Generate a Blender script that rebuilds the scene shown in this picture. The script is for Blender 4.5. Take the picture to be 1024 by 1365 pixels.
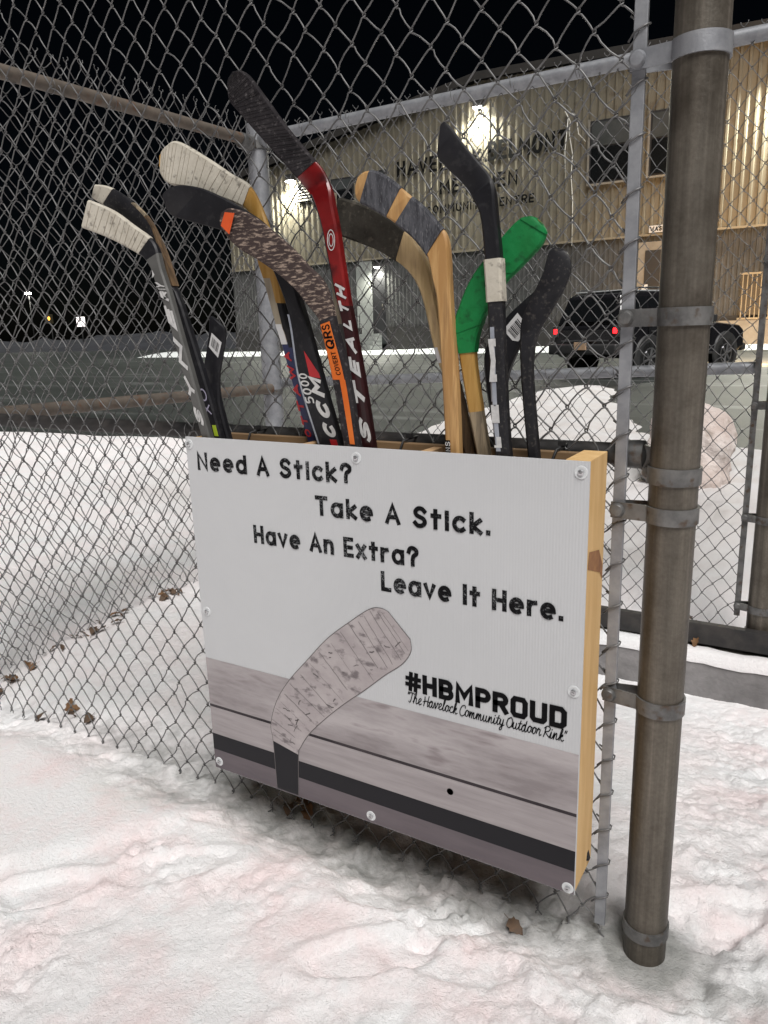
import bpy, bmesh, math, random
import numpy as np
from mathutils import Vector, Matrix
# ---------------------------------------------------------------- camera, sky, light, exposure
for _o in list(bpy.data.objects): bpy.data.objects.remove(_o)
SC = bpy.context.scene
COL = SC.collection
cam_d = bpy.data.cameras.new('camera'); cam = bpy.data.objects.new('camera', cam_d); COL.objects.link(cam)
EYE = 1.1076
cam.matrix_world = Matrix(((0.85896, -0.09613, 0.50293, 0), (0.51121, 0.21688, -0.83164, 0), (-0.02913, 0.97145, 0.23543, EYE), (0, 0, 0, 1)))
cam_d.sensor_fit = 'VERTICAL'; cam_d.sensor_height = 36.0; cam_d.lens = 36.0 * 994.0 / 1365.0
cam_d.clip_start = 0.02; cam_d.clip_end = 2000
SC.camera = cam
SUN_DIR = Vector((0.50, -0.60, 1.22)).normalized()      # towards the tall flood lights of the rink
w = bpy.data.worlds.new('World'); SC.world = w; w.use_nodes = True
wn = w.node_tree.nodes; wl = w.node_tree.links; wn.clear()
sky = wn.new('ShaderNodeTexSky'); sky.sky_type = 'NISHITA'; sky.sun_disc = False
sky.sun_elevation = math.asin(SUN_DIR.z); sky.sun_rotation = math.atan2(SUN_DIR.x, SUN_DIR.y)
bg = wn.new('ShaderNodeBackground'); bg.inputs['Strength'].default_value = 0.0005
wo = wn.new('ShaderNodeOutputWorld'); wl.new(sky.outputs[0], bg.inputs[0]); wl.new(bg.outputs[0], wo.inputs[0])
sd = bpy.data.lights.new('sun', 'SUN'); sd.energy = 4.05; sd.angle = math.radians(30); sd.color = (1.0, 0.975, 0.95)
sun = bpy.data.objects.new('sun', sd); COL.objects.link(sun)
sun.rotation_euler = SUN_DIR.to_track_quat('Z', 'Y').to_euler()
SC.view_settings.view_transform = 'Standard'; SC.view_settings.look = 'None'
SC.view_settings.exposure = 0.0; SC.view_settings.gamma = 1.0; SC.view_settings.use_curve_mapping = False
random.seed(7); RNG = np.random.default_rng(11)
PI = math.pi

# ---------------------------------------------------------------- helpers
class MB:
    def __init__(s): s.v = []; s.f = []
    def add(s, vs, fs):
        b = len(s.v); s.v += [tuple(p) for p in vs]; s.f += [tuple(i + b for i in f) for f in fs]; return s
    def box(s, x0, x1, y0, y1, z0, z1, b=0.0):
        if b <= 0:
            return s.add([(x0,y0,z0),(x1,y0,z0),(x1,y1,z0),(x0,y1,z0),(x0,y0,z1),(x1,y0,z1),(x1,y1,z1),(x0,y1,z1)],
                         [(0,3,2,1),(4,5,6,7),(0,1,5,4),(1,2,6,5),(2,3,7,6),(3,0,4,7)])
        bm = bmesh.new(); bmesh.ops.create_cube(bm, size=1)
        for v in bm.verts: v.co = Vector(((x0+x1)/2+v.co.x*(x1-x0), (y0+y1)/2+v.co.y*(y1-y0), (z0+z1)/2+v.co.z*(z1-z0)))
        bmesh.ops.bevel(bm, geom=list(bm.edges), offset=b, segments=2, affect='EDGES', profile=0.7)
        bm.verts.index_update(); s.add([v.co for v in bm.verts], [[v.index for v in f.verts] for f in bm.faces]); bm.free(); return s
    def tube(s, pts, r, n=8, caps=True, r2=None):
        pts = [Vector(p) for p in pts]; m = len(pts); rings = []; up = None
        for i, p in enumerate(pts):
            d = (pts[min(i+1, m-1)] - pts[max(i-1, 0)])
            if d.length < 1e-9: d = Vector((0,0,1))
            d.normalize()
            if up is None:
                a = Vector((0,0,1)) if abs(d.z) < .9 else Vector((1,0,0)); up = (a - d*a.dot(d)).normalized()
            else:
                up = up - d*up.dot(d)
                if up.length < 1e-6: up = d.orthogonal()
                up.normalize()
            sd_ = d.cross(up); rr = r if r2 is None else r + (r2-r)*i/max(1, m-1)
            rings.append([p + (up*math.cos(2*PI*k/n) + sd_*math.sin(2*PI*k/n))*rr for k in range(n)])
        vs = [q for rg in rings for q in rg]; fs = []
        for i in range(m-1):
            for k in range(n):
                k2 = (k+1) % n; fs.append((i*n+k, i*n+k2, (i+1)*n+k2, (i+1)*n+k))
        if caps: fs.append(tuple(range(n-1, -1, -1))); fs.append(tuple((m-1)*n+k for k in range(n)))
        return s.add(vs, fs)
    def lathe(s, prof, c=(0,0,0), axis='Z', n=24):
        vs = []; fs = []; m = len(prof)
        for (r, h) in prof:
            for k in range(n):
                a = 2*PI*k/n; x, y = r*math.cos(a), r*math.sin(a)
                p = {'Z': (x, y, h), 'Y': (x, h, y), 'X': (h, x, y)}[axis]
                vs.append((p[0]+c[0], p[1]+c[1], p[2]+c[2]))
        for i in range(m-1):
            for k in range(n):
                k2 = (k+1) % n; fs.append((i*n+k, i*n+k2, (i+1)*n+k2, (i+1)*n+k))
        fs.append(tuple(range(n-1, -1, -1))); fs.append(tuple((m-1)*n+k for k in range(n)))
        return s.add(vs, fs)
    def prism(s, poly, y0, y1):               # polygon in x,z extruded along y
        n = len(poly); vs = [(x, y0, z) for x, z in poly] + [(x, y1, z) for x, z in poly]
        fs = [tuple(range(n)), tuple(range(2*n-1, n-1, -1))] + [(i, i+n, (i+1) % n + n, (i+1) % n) for i in range(n)]
        return s.add(vs, fs)
    def build(s, name, mat, parent=None, smooth=False, loc=None, rot=None):
        me = bpy.data.meshes.new(name); me.from_pydata(s.v, [], s.f); me.update()
        bm = bmesh.new(); bm.from_mesh(me); bmesh.ops.recalc_face_normals(bm, faces=bm.faces); bm.to_mesh(me); bm.free()
        if smooth:
            me.polygons.foreach_set('use_smooth', [True]*len(me.polygons))
            if smooth == 'auto':
                try: me.set_sharp_from_angle(angle=math.radians(38))
                except Exception: pass
        me.materials.append(mat)
        return link(name, me, parent, loc, rot)
def link(name, me, parent=None, loc=None, rot=None):
    o = bpy.data.objects.new(name, me); COL.objects.link(o)
    if parent: o.parent = parent
    if loc: o.location = loc
    if rot: o.rotation_euler = rot
    return o
def empty(name, loc=(0,0,0), rz=0.0):
    o = bpy.data.objects.new(name, None); COL.objects.link(o); o.location = loc; o.rotation_euler = (0,0,rz); o.empty_display_size = .1; return o
def tag(o, label, cat, group=None):
    o['label'] = label; o['category'] = cat
    if group: o['group'] = group
    return o
def struct(o): o['kind'] = 'structure'; return o
def rebase(o, base):      # part coordinates were given in world metres: keep them there under a moved root
    for c in o.children: c.location = Vector(c.location) - Vector(base)
    o.location = base

MATS = {}
def mat(name, col, rough=.6, metal=0.0, col2=None, scale=8.0, contrast=(.35,.65), bump=0.0, bscale=120.0, stretch=(1,1,1), detail=6, sss=0.0, spec=.5, emit=None, estr=0, rough2=None, col3=None, scale3=60, coat=0):
    m = bpy.data.materials.new(name); m.use_nodes = True; nt = m.node_tree; N = nt.nodes; L = nt.links
    p = N['Principled BSDF']; p.inputs['Base Color'].default_value = (*col, 1); p.inputs['Roughness'].default_value = rough
    p.inputs['Metallic'].default_value = metal; p.inputs['Specular IOR Level'].default_value = spec
    if coat: p.inputs['Coat Weight'].default_value = coat; p.inputs['Coat Roughness'].default_value = .15
    if sss: p.inputs['Subsurface Weight'].default_value = sss; p.inputs['Subsurface Radius'].default_value = (.02,.025,.03); p.inputs['Subsurface Scale'].default_value = 1.0
    if emit: p.inputs['Emission Color'].default_value = (*emit, 1); p.inputs['Emission Strength'].default_value = estr
    tc = N.new('ShaderNodeTexCoord'); mp = N.new('ShaderNodeMapping'); mp.inputs['Scale'].default_value = stretch
    L.new(tc.outputs['Object'], mp.inputs[0])
    if col2:
        nz = N.new('ShaderNodeTexNoise'); nz.inputs['Scale'].default_value = scale; nz.inputs['Detail'].default_value = detail; nz.inputs['Roughness'].default_value = .62
        L.new(mp.outputs[0], nz.inputs['Vector'])
        cr = N.new('ShaderNodeValToRGB'); cr.color_ramp.elements[0].position = contrast[0]; cr.color_ramp.elements[1].position = contrast[1]
        cr.color_ramp.elements[0].color = (*col, 1); cr.color_ramp.elements[1].color = (*col2, 1)
        L.new(nz.outputs[0], cr.inputs[0]); out = cr.outputs[0]
        if col3:
            n3 = N.new('ShaderNodeTexNoise'); n3.inputs['Scale'].default_value = scale3; n3.inputs['Detail'].default_value = 5; L.new(mp.outputs[0], n3.inputs['Vector'])
            r3 = N.new('ShaderNodeMapRange'); r3.inputs[1].default_value = .56; r3.inputs[2].default_value = .70; L.new(n3.outputs[0], r3.inputs[0])
            mx = N.new('ShaderNodeMix'); mx.data_type = 'RGBA'; L.new(r3.outputs[0], mx.inputs[0]); L.new(out, mx.inputs[6]); mx.inputs[7].default_value = (*col3, 1); out = mx.outputs[2]
        L.new(out, p.inputs['Base Color'])
        if rough2 is not None:
            rr = N.new('ShaderNodeMapRange'); rr.inputs[3].default_value = rough; rr.inputs[4].default_value = rough2; L.new(nz.outputs[0], rr.inputs[0]); L.new(rr.outputs[0], p.inputs['Roughness'])
    if bump:
        nb = N.new('ShaderNodeTexNoise'); nb.inputs['Scale'].default_value = bscale; nb.inputs['Detail'].default_value = 6; L.new(mp.outputs[0], nb.inputs['Vector'])
        b = N.new('ShaderNodeBump'); b.inputs['Strength'].default_value = 1.0; b.inputs['Distance'].default_value = bump; L.new(nb.outputs[0], b.inputs['Height']); L.new(b.outputs[0], p.inputs['Normal'])
    MATS[name] = m; return m
def wire_rings(name, period, dark):      # adds thin dark rings (tape wraps) to a material along a direction
    pass

# numpy value noise
def vnoise(x, y, seed):
    g = np.random.default_rng(seed).random((256, 256))
    xi = np.floor(x).astype(int); yi = np.floor(y).astype(int); fx = x-xi; fy = y-yi
    fx = fx*fx*fx*(fx*(fx*6-15)+10); fy = fy*fy*fy*(fy*(fy*6-15)+10)
    a = g[xi & 255, yi & 255]; b = g[(xi+1) & 255, yi & 255]; c = g[xi & 255, (yi+1) & 255]; d = g[(xi+1) & 255, (yi+1) & 255]
    return (a+(b-a)*fx)*(1-fy) + (c+(d-c)*fx)*fy - .5
def fbm(x, y, s, seed, octv=4, gain=.5):
    t = 0; a = 1.0
    for k in range(octv):
        t = t + a*vnoise(x/s + 13.7*k, y/s - 7.1*k, seed+k); s *= .5; a *= gain
    return t
def sstep(a, b, x):
    t = np.clip((x-a)/(b-a), 0, 1); return t*t*(3-2*t)

# ---------------------------------------------------------------- materials
M = {}
def dm(k, *a, **kw): M[k] = mat(k, *a, **kw)
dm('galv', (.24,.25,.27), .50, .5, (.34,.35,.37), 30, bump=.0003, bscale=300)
dm('galv_dull', (.10,.10,.10), .50, .6, (.21,.21,.205), 24, col3=(.10,.07,.05), scale3=50, bump=.0003, bscale=300)
dm('wire', (.10,.10,.102), .5, .45, (.19,.19,.19), 40)
dm('rail_rust', (.11,.095,.08), .7, .3, (.17,.14,.115), 18, col3=(.15,.085,.055), scale3=30)
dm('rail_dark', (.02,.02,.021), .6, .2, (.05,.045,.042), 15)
dm('panel', (.50,.512,.525), .42, 0, (.525,.537,.55), 3, spec=.3)
dm('pine', (.62,.385,.155), .6, 0, (.72,.48,.22), 9, stretch=(6,6,.6), bump=.0003, bscale=60)
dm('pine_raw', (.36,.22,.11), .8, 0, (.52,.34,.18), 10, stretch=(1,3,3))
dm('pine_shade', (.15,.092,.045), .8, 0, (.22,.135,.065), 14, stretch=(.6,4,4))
dm('knot', (.22,.10,.05), .7, 0, (.38,.19,.08), 40)
dm('ink_black', (.006,.006,.007), .6, spec=.05)
dm('plank_print', (.225,.20,.205), .45, 0, (.41,.38,.385), 6, stretch=(.8,1,4), contrast=(.34,.62), col3=(.22,.19,.195), scale3=12)
dm('plank_print2', (.26,.235,.24), .45, 0, (.36,.33,.335), 9, stretch=(.7,1,9), contrast=(.3,.7))
dm('groove_print', (.022,.018,.021), .45, 0, (.06,.05,.055), 6, spec=.2)
dm('band_print', (.016,.016,.019), .45, spec=.15)
dm('sill_print', (.10,.085,.095), .45, 0, (.135,.115,.125), 6, stretch=(.6,1,4), spec=.25)
dm('blade_print', (.43,.395,.395), .45, 0, (.34,.305,.31), 14, col3=(.17,.15,.155), scale3=42, stretch=(1,1,1.6), spec=.2)
dm('blade_print_edge', (.10,.09,.09), .45)
dm('zinc', (.62,.63,.64), .32, .85, (.5,.5,.52), 90)
dm('rubber', (.015,.015,.016), .6)
dm('clear_washer', (.60,.62,.63), .25)
dm('concrete', (.15,.145,.145), .85, 0, (.26,.25,.25), 7, bump=.003, bscale=60)
dm('dirt', (.030,.028,.024), .9, 0, (.075,.07,.06), 14, bump=.008, bscale=40)
dm('leaf', (.13,.065,.03), .75, 0, (.22,.12,.05), 30)
dm('leaf2', (.085,.06,.045), .8, 0, (.15,.09,.05), 30)
# sticks
dm('tape_white', (.43,.40,.335), .9, 0, (.52,.49,.42), 30, spec=.2, col3=(.20,.185,.16), scale3=80, bump=.0006, bscale=250)
dm('tape_black', (.014,.012,.014), .85, 0, (.028,.025,.027), 30, spec=.2, col3=(.085,.078,.08), scale3=150, bump=.0005, bscale=200)
dm('tape_grey', (.030,.031,.037), .85, 0, (.085,.087,.098), 34, spec=.25, stretch=(4,1,1), col3=(.14,.14,.15), scale3=120, bump=.0005, bscale=200)
dm('tape_brown', (.022,.020,.016), .85, 0, (.05,.046,.038), 26, spec=.2, col3=(.07,.062,.05), scale3=120, bump=.0005, bscale=200)
dm('tape_green', (.003,.12,.026), .6, 0, (.006,.19,.05), 12, spec=.3, col3=(.004,.075,.02), scale3=60, bump=.0012, bscale=70)
dm('tape_speck', (.05,.036,.034), .85, 0, (.30,.235,.19), 120, stretch=(.5,1,2.0), contrast=(.51,.62), spec=.2, bump=.0008, bscale=160)
dm('black_comp', (.008,.008,.010), .45, 0, (.014,.014,.017), 12, spec=.25, col3=(.022,.022,.024), scale3=90)
dm('black_scuff', (.009,.009,.011), .5, 0, (.018,.018,.021), 20, spec=.25, col3=(.055,.051,.048), scale3=190)
dm('grey_comp', (.075,.075,.072), .4, .2, (.12,.12,.115), 10)
dm('wood_yellow', (.33,.18,.04), .5, 0, (.42,.25,.075), 12, spec=.3, stretch=(4,4,.5), contrast=(.42,.58), bump=.0003, bscale=60)
dm('wood_pale', (.32,.23,.11), .6, 0, (.44,.32,.17), 12, spec=.3, stretch=(6,6,.5), col3=(.26,.18,.10), scale3=18, contrast=(.42,.58), bump=.0003, bscale=60)
dm('wood_warm', (.36,.20,.075), .55, 0, (.48,.295,.125), 12, spec=.3, stretch=(6,6,.4), col3=(.30,.17,.07), scale3=20, contrast=(.42,.58), bump=.0003, bscale=60)
dm('wood_worn', (.17,.14,.10), .75, 0, (.31,.25,.17), 16, spec=.2, stretch=(6,6,.5), col3=(.10,.08,.06), scale3=24, contrast=(.42,.58), bump=.0003, bscale=60)
dm('wood_dark', (.06,.036,.018), .8, 0, (.13,.078,.036), 22, contrast=(.4,.6), stretch=(6,6,.5))
dm('beige_edge', (.34,.30,.22), .7, 0, (.24,.20,.15), 18, stretch=(4,4,.6))
dm('navy', (.012,.018,.06), .4, 0, (.02,.026,.085), 12)
dm('red_paint', (.12,.004,.005), .35, .1, (.21,.010,.010), 14, col3=(.05,.004,.005), scale3=26, coat=.3, bump=.0003, bscale=120)
dm('maroon', (.010,.003,.004), .4, 0, (.032,.005,.006), 12, spec=.3, stretch=(1,1,.6), coat=.3)
dm('orange', (.55,.11,.012), .45, 0, (.62,.15,.022), 10, spec=.3)
dm('orange_felt', (.55,.07,.01), .8, 0, (.62,.08,.01), 60)
dm('print_white', (.56,.56,.55), .5, 0, (.42,.42,.42), 90, spec=.2)
dm('print_red', (.36,.015,.02), .4)
dm('print_grey', (.33,.35,.39), .45, 0, (.22,.24,.28), 40)
dm('print_lilac', (.36,.34,.44), .45)
dm('lime', (.36,.48,.03), .45)
dm('label_white', (.55,.55,.55), .55, spec=.2)
# background
dm('asphalt', (.022,.0265,.024), .55, 0, (.046,.053,.049), .35, stretch=(.30,1.8,1), contrast=(.35,.7), col3=(.13,.135,.132), scale3=.8, bump=.004, bscale=30, spec=.5)
dm('clad', (.160,.144,.108), .5, .1, (.19,.172,.13), .6, col3=(.13,.11,.078), scale3=2.5)
dm('clad_trim', (.24,.21,.155), .5, .1)
dm('fascia', (.018,.016,.014), .7, 0, (.026,.023,.02), 2)
dm('block', (.052,.053,.052), .9, 0, (.085,.085,.082), 1.2, bump=.02, bscale=8)
dm('block_dark', (.018,.017,.016), .9, 0, (.03,.028,.026), 1.2, bump=.02, bscale=8)
dm('pale_wall', (.24,.25,.24), .8, 0, (.20,.21,.20), 1.5)
dm('glass_dark', (.008,.009,.01), .08, 0, spec=.6)
dm('glass_upper', (.05,.055,.055), .15, 0, (.075,.08,.08), 1.0)
dm('frame_dark', (.02,.02,.022), .5)
dm('frame_pale', (.24,.22,.185), .6, 0, (.19,.17,.14), 3)
dm('letter_black', (.006,.006,.006), .8, spec=.08)
dm('lamp_body', (.03,.03,.03), .6, .2)
dm('lamp_glow', (1,1,1), .4, 0, emit=(1.0,.98,.86), estr=120)
dm('cable_white', (.62,.60,.55), .6)
dm('car_black', (.010,.010,.012), .22, 0, (.014,.014,.016), 3, coat=.6)
dm('car_trim', (.035,.036,.038), .5, 0, (.05,.05,.05), 6)
dm('car_silver', (.38,.38,.39), .3, .8, (.28,.28,.29), 9)
dm('tyre', (.012,.012,.012), .85, 0, (.022,.022,.022), 20)
dm('tail_red', (.5,.01,.01), .3, 0, emit=(1.0,.015,.02), estr=5)
dm('head_glow', (1,.9,.7), .3, 0, emit=(1.0,.78,.45), estr=14)
dm('plate', (.55,.36,.22), .5, 0, (.65,.45,.30), 18)
dm('plate_ink', (.10,.04,.03), .5)
dm('snow_roof', (.60,.63,.63), .8)
dm('far_bank', (.018,.020,.024), .95, 0, (.032,.034,.04), .25)  # far snowbank: the darkness of unlit night is put into its colour
dm('sign_lit', (.8,.8,.8), .5, 0, emit=(1.0,.92,.90), estr=1.6)
dm('amber', (.8,.4,.05), .4, 0, emit=(1.0,.50,.08), estr=2.2)
dm('dull_box', (.05,.04,.02), .7)
dm('snow_lump', (.72,.71,.72), .75, 0, (.80,.79,.80), 14)
dm('snow_dirty', (.52,.43,.39), .9, 0, (.66,.60,.57), 6, col3=(.36,.30,.26), scale3=11, bump=.012, bscale=45)
dm('ice', (.46,.47,.47), .4, 0, (.62,.64,.64), 22)

# snow: white with faint pink and cyan blotches and grey ice where the vertex attribute 'ice' says the snow is thin
def snow_material():
    m = bpy.data.materials.new('snow'); m.use_nodes = True; nt = m.node_tree; N = nt.nodes; L = nt.links; p = N['Principled BSDF']
    tc = N.new('ShaderNodeTexCoord')
    def noise(sc, d=5, r=.6):
        n = N.new('ShaderNodeTexNoise'); n.inputs['Scale'].default_value = sc; n.inputs['Detail'].default_value = d; n.inputs['Roughness'].default_value = r; L.new(tc.outputs['Object'], n.inputs['Vector']); return n.outputs[0]
    def rng(src, a, b, c=0., d=1.):
        r = N.new('ShaderNodeMapRange'); r.inputs[1].default_value = a; r.inputs[2].default_value = b; r.inputs[3].default_value = c; r.inputs[4].default_value = d; L.new(src, r.inputs[0]); return r.outputs[0]
    def mix(f, a, b):
        x = N.new('ShaderNodeMix'); x.data_type = 'RGBA'; L.new(f, x.inputs[0])
        for s, i in ((a, 6), (b, 7)):
            if isinstance(s, tuple): x.inputs[i].default_value = (*s, 1)
            else: L.new(s, x.inputs[i])
        return x.outputs[2]
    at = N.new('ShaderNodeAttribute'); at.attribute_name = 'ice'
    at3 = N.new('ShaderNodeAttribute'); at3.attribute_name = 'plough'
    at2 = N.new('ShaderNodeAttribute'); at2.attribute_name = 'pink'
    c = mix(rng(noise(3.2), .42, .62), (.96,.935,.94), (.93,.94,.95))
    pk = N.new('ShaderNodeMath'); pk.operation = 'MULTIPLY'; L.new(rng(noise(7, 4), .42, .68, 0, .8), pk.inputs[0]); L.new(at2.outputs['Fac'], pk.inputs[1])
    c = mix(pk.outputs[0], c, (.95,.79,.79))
    c = mix(rng(noise(1.6, 5), .62, .78, 0, .30), c, (.84,.76,.64))
    c = mix(at3.outputs['Fac'], c, mix(rng(noise(2.2, 6), .35, .68), (.70,.695,.70), (.60,.56,.54)))
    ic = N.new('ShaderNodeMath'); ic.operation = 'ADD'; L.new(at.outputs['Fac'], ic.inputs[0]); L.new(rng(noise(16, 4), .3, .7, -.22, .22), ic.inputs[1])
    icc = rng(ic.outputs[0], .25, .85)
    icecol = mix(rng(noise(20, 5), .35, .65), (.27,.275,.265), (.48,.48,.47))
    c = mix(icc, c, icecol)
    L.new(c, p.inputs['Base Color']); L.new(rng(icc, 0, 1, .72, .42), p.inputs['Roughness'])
    b1 = N.new('ShaderNodeBump'); b1.inputs['Distance'].default_value = .006; b1.inputs['Strength'].default_value = 1; L.new(noise(110, 6, .65), b1.inputs['Height'])
    b2 = N.new('ShaderNodeBump'); b2.inputs['Distance'].default_value = .0028; b2.inputs['Strength'].default_value = 1; L.new(noise(420, 4, .7), b2.inputs['Height']); L.new(b1.outputs[0], b2.inputs['Normal'])
    L.new(b2.outputs[0], p.inputs['Normal'])
    return m
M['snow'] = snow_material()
def flutes():
    m = M['panel']; N = m.node_tree.nodes; L = m.node_tree.links; p = N['Principled BSDF']
    tc = N.new('ShaderNodeTexCoord'); wv = N.new('ShaderNodeTexWave'); wv.wave_type = 'BANDS'; wv.bands_direction = 'X'; wv.inputs['Scale'].default_value = 62; L.new(tc.outputs['Object'], wv.inputs['Vector'])
    nz = N.new('ShaderNodeTexNoise'); nz.inputs['Scale'].default_value = 4; L.new(tc.outputs['Object'], nz.inputs['Vector'])
    mu = N.new('ShaderNodeMath'); mu.operation = 'MULTIPLY'; L.new(wv.outputs['Fac'], mu.inputs[0]); L.new(nz.outputs[0], mu.inputs[1])
    b = N.new('ShaderNodeBump'); b.inputs['Distance'].default_value = .00035; L.new(mu.outputs[0], b.inputs['Height']); L.new(b.outputs[0], p.inputs['Normal'])
flutes()

# ---------------------------------------------------------------- ground
def graded(lo, hi, f0, f1, step, growth=1.12, mx=3.0):
    a = list(np.arange(f0, f1, step)); s = step; x = f0
    left = []
    while x > lo: s = min(s*growth, mx); x -= s; left.append(x)
    s = step; x = a[-1]; right = []
    while x < hi: s = min(s*growth, mx); x += s; right.append(x)
    return np.array(left[::-1] + a + right)
SNOW_EDGE = [(-60,4.6),(-30,5.6),(-14,5.8),(-9.6,5.9),(-6.4,6.2),(-4.1,6.3),(-4.4,8.3),(-4.67,10.7),(-4.7,13.6),(-4.0,14.6),(-3.1,13.6),(-2.3,10.5),(-1.5,8.4),(0,7.2),(3,7.0),(8,6.5),(30,6.2),(60,6)]
def edge_dist(x, y):          # signed distance to the snow edge, positive on the snow side
    best = np.full(x.shape, 1e9)
    for (ax, ay), (bx, by) in zip(SNOW_EDGE[:-1], SNOW_EDGE[1:]):
        dx, dy = bx-ax, by-ay; t = np.clip(((x-ax)*dx + (y-ay)*dy)/(dx*dx+dy*dy), 0, 1)
        best = np.minimum(best, np.hypot(x-(ax+t*dx), y-(ay+t*dy)))
    poly = SNOW_EDGE + [(60,-60),(-60,-60)]
    inside = np.zeros(x.shape, bool); n = len(poly)
    for i in range(n):
        (x1, y1), (x2, y2) = poly[i], poly[(i+1) % n]
        if y1 == y2: continue
        c = ((y1 > y) != (y2 > y)) & (x < (x2-x1)*(y-y1)/(y2-y1) + x1); inside ^= c
    return np.where(inside, best, -best)
def trough(x):                # depth profile across the fence line, deeper near the gate post
    return .028 + .014*sstep(-1.5, -.5, x)
def snow_h(x, y):
    near = sstep(1.9, 1.2, np.hypot((x+.7)/1.3, (y-.9)/1.0))
    d = edge_dist(x, y)
    # mound of ploughed snow towards the lot
    h = .02 + 0.03*sstep(3.2, 5.2, y)*sstep(-4.5, -1.5, x) + .05*fbm(x, y, 1.3, 3)*sstep(3, 4.5, y)
    h = h + .07*fbm(x, y, .5, 65, 5, .6)*sstep(3.2, 4.6, y) + .012*fbm(x, y, .25, 66, 4, .6)*sstep(-2.3, -2.9, x)
    # path to the right falls towards the kerb
    h = h - .235*sstep(1.25, 2.62, y)*sstep(-1.6, -.7, x)*sstep(2.78, 2.70, y)
    h = h - .13*sstep(2.70, 2.78, y)*sstep(3.3, 2.9, y)*sstep(-1.9, -1.0, x)
    # left ground: slightly raised at the side fence
    h = h + .04*sstep(-1.7, -2.4, x)*sstep(1.3, 1.9, y) - .05*sstep(-1.8, -2.2, x)*sstep(1.6, 1.25, y)
    # trough along the fence (melted back to the ground)
    line = 1.21 + .02*fbm(x, y*0, .35, 21, 3)
    wid_f = .10 + .05*fbm(x, y*0, .3, 22, 3)
    wid_b = .07 + .05*fbm(x, y*0, .4, 23, 3)
    t = np.where(y < line, sstep(line-wid_f*2.0, line-wid_f*.55, y), sstep(line+wid_b*2.2, line+wid_b*.5, y))
    t = t*sstep(.05, -.15, x)
    h = h - t*trough(x) + t*(.014*fbm(x, y, .05, 24, 4, .7) + .018*sstep(.16, .30, fbm(x, y, .035, 28, 2))*sstep(-.95,-.7,x))
    # foreground: a smooth drift on the left, trampled chunky snow elsewhere
    sm = (y - (.735 + (x+1.423)*1.36))         # >0 : smooth drift
    step = sstep(-.05, .03, sm + .05*fbm(x, y, .12, 31, 3))*sstep(-1.02, -1.14, x)
    rough = (1-step)*sstep(1.33, 1.10, y + .03*fbm(x, y, .2, 35)) * (1-t)
    back = sstep(1.3, 1.5, y)
    lum = fbm(x, y, .060, 41, 5, .78); lum2 = .12 + .55*sstep(.08, .42, fbm(x, y, .034, 47, 3, .6)) + .30*sstep(.12, .45, fbm(x, y, .016, 77, 2, .6)); pat = sstep(-.12, .2, fbm(x, y, .3, 57, 2))
    h = h + .016*step*(1-back) + rough*((.25+.75*pat)*(.012*lum + .013*(lum2-.12)) + .011*fbm(x, y, .42, 51, 3))
    # boot prints and scuffs
    r2 = np.random.default_rng(5)
    for k in range(26):
        px, py = r2.uniform(-1.3, .5), r2.uniform(.45, 1.12); a = r2.uniform(-.6, .6) + .6; ca, sa = math.cos(a), math.sin(a)
        u = (x-px)*ca + (y-py)*sa; v = -(x-px)*sa + (y-py)*ca; q = (u/.125)**2 + (v/.045)**2
        h = h - rough*r2.uniform(.004, .014)*(sstep(1.25, .75, q) - .45*np.exp(-((np.sqrt(q)-1.25)/.22)**2))
    # scattered crumbs inside the opening and on the path
    path = sstep(-.45, -.15, x)*sstep(1.0, 1.2, y)*sstep(2.7, 2.5, y)
    h = h + path*(.010*lum + .010*(lum2-.1)) + back*(1-path)*(.010*fbm(x, y, .35, 61, 4) + .004*lum)
    for k in range(12):
        px, py = r2.uniform(-.12, .45), r2.uniform(1.05, 2.4); a = r2.uniform(-.5, .5) + .9; ca, sa = math.cos(a), math.sin(a)
        u = (x-px)*ca + (y-py)*sa; v = -(x-px)*sa + (y-py)*ca; q = (u/.14)**2 + (v/.05)**2
        h = h - path*r2.uniform(.006, .02)*(sstep(1.25, .7, q) - .4*np.exp(-((np.sqrt(q)-1.25)/.25)**2))
    # melted hollow round the gate post
    rp = np.hypot(x+.2, y-1.2); h = h*(1-sstep(.17, .06, rp)) - .004*sstep(.17, .06, rp)
    h = h*1.0
    return np.where(d > 0, (h+.012)*sstep(0, 1.0, d) - .012, -.012-.05*sstep(0, -.6, d)), t
def h_at(x, y):
    a, b = snow_h(np.array([[float(x)]]), np.array([[float(y)]])); return float(a[0, 0])
xs = graded(-55, 55, -2.2, .45, .0072, 1.06, 3.0); ys = graded(-30, 17, .48, 2.75, .0072, 1.055, 1.2)
GX, GY = np.meshgrid(xs, ys, indexing='ij'); GZ, TR = snow_h(GX, GY)
nx, ny = GX.shape
vv = np.stack([GX.ravel(), GY.ravel(), GZ.ravel()], 1)
idx = np.arange(nx*ny).reshape(nx, ny)
ff = np.stack([idx[:-1, :-1].ravel(), idx[1:, :-1].ravel(), idx[1:, 1:].ravel(), idx[:-1, 1:].ravel()], 1)
me = bpy.data.meshes.new('snow_ground'); me.vertices.add(len(vv)); me.vertices.foreach_set('co', vv.ravel().astype(np.float32))
me.loops.add(ff.size); me.loops.foreach_set('vertex_index', ff.ravel().astype(np.int32)); me.polygons.add(len(ff))
me.polygons.foreach_set('loop_start', np.arange(0, ff.size, 4, dtype=np.int32)); me.update(calc_edges=True); me.validate()
me.polygons.foreach_set('use_smooth', np.ones(len(ff), bool))
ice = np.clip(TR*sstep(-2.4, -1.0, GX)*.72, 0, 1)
rp = np.hypot(GX+.2, GY-1.2); ice = np.maximum(ice, sstep(.12, .06, rp))
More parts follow.
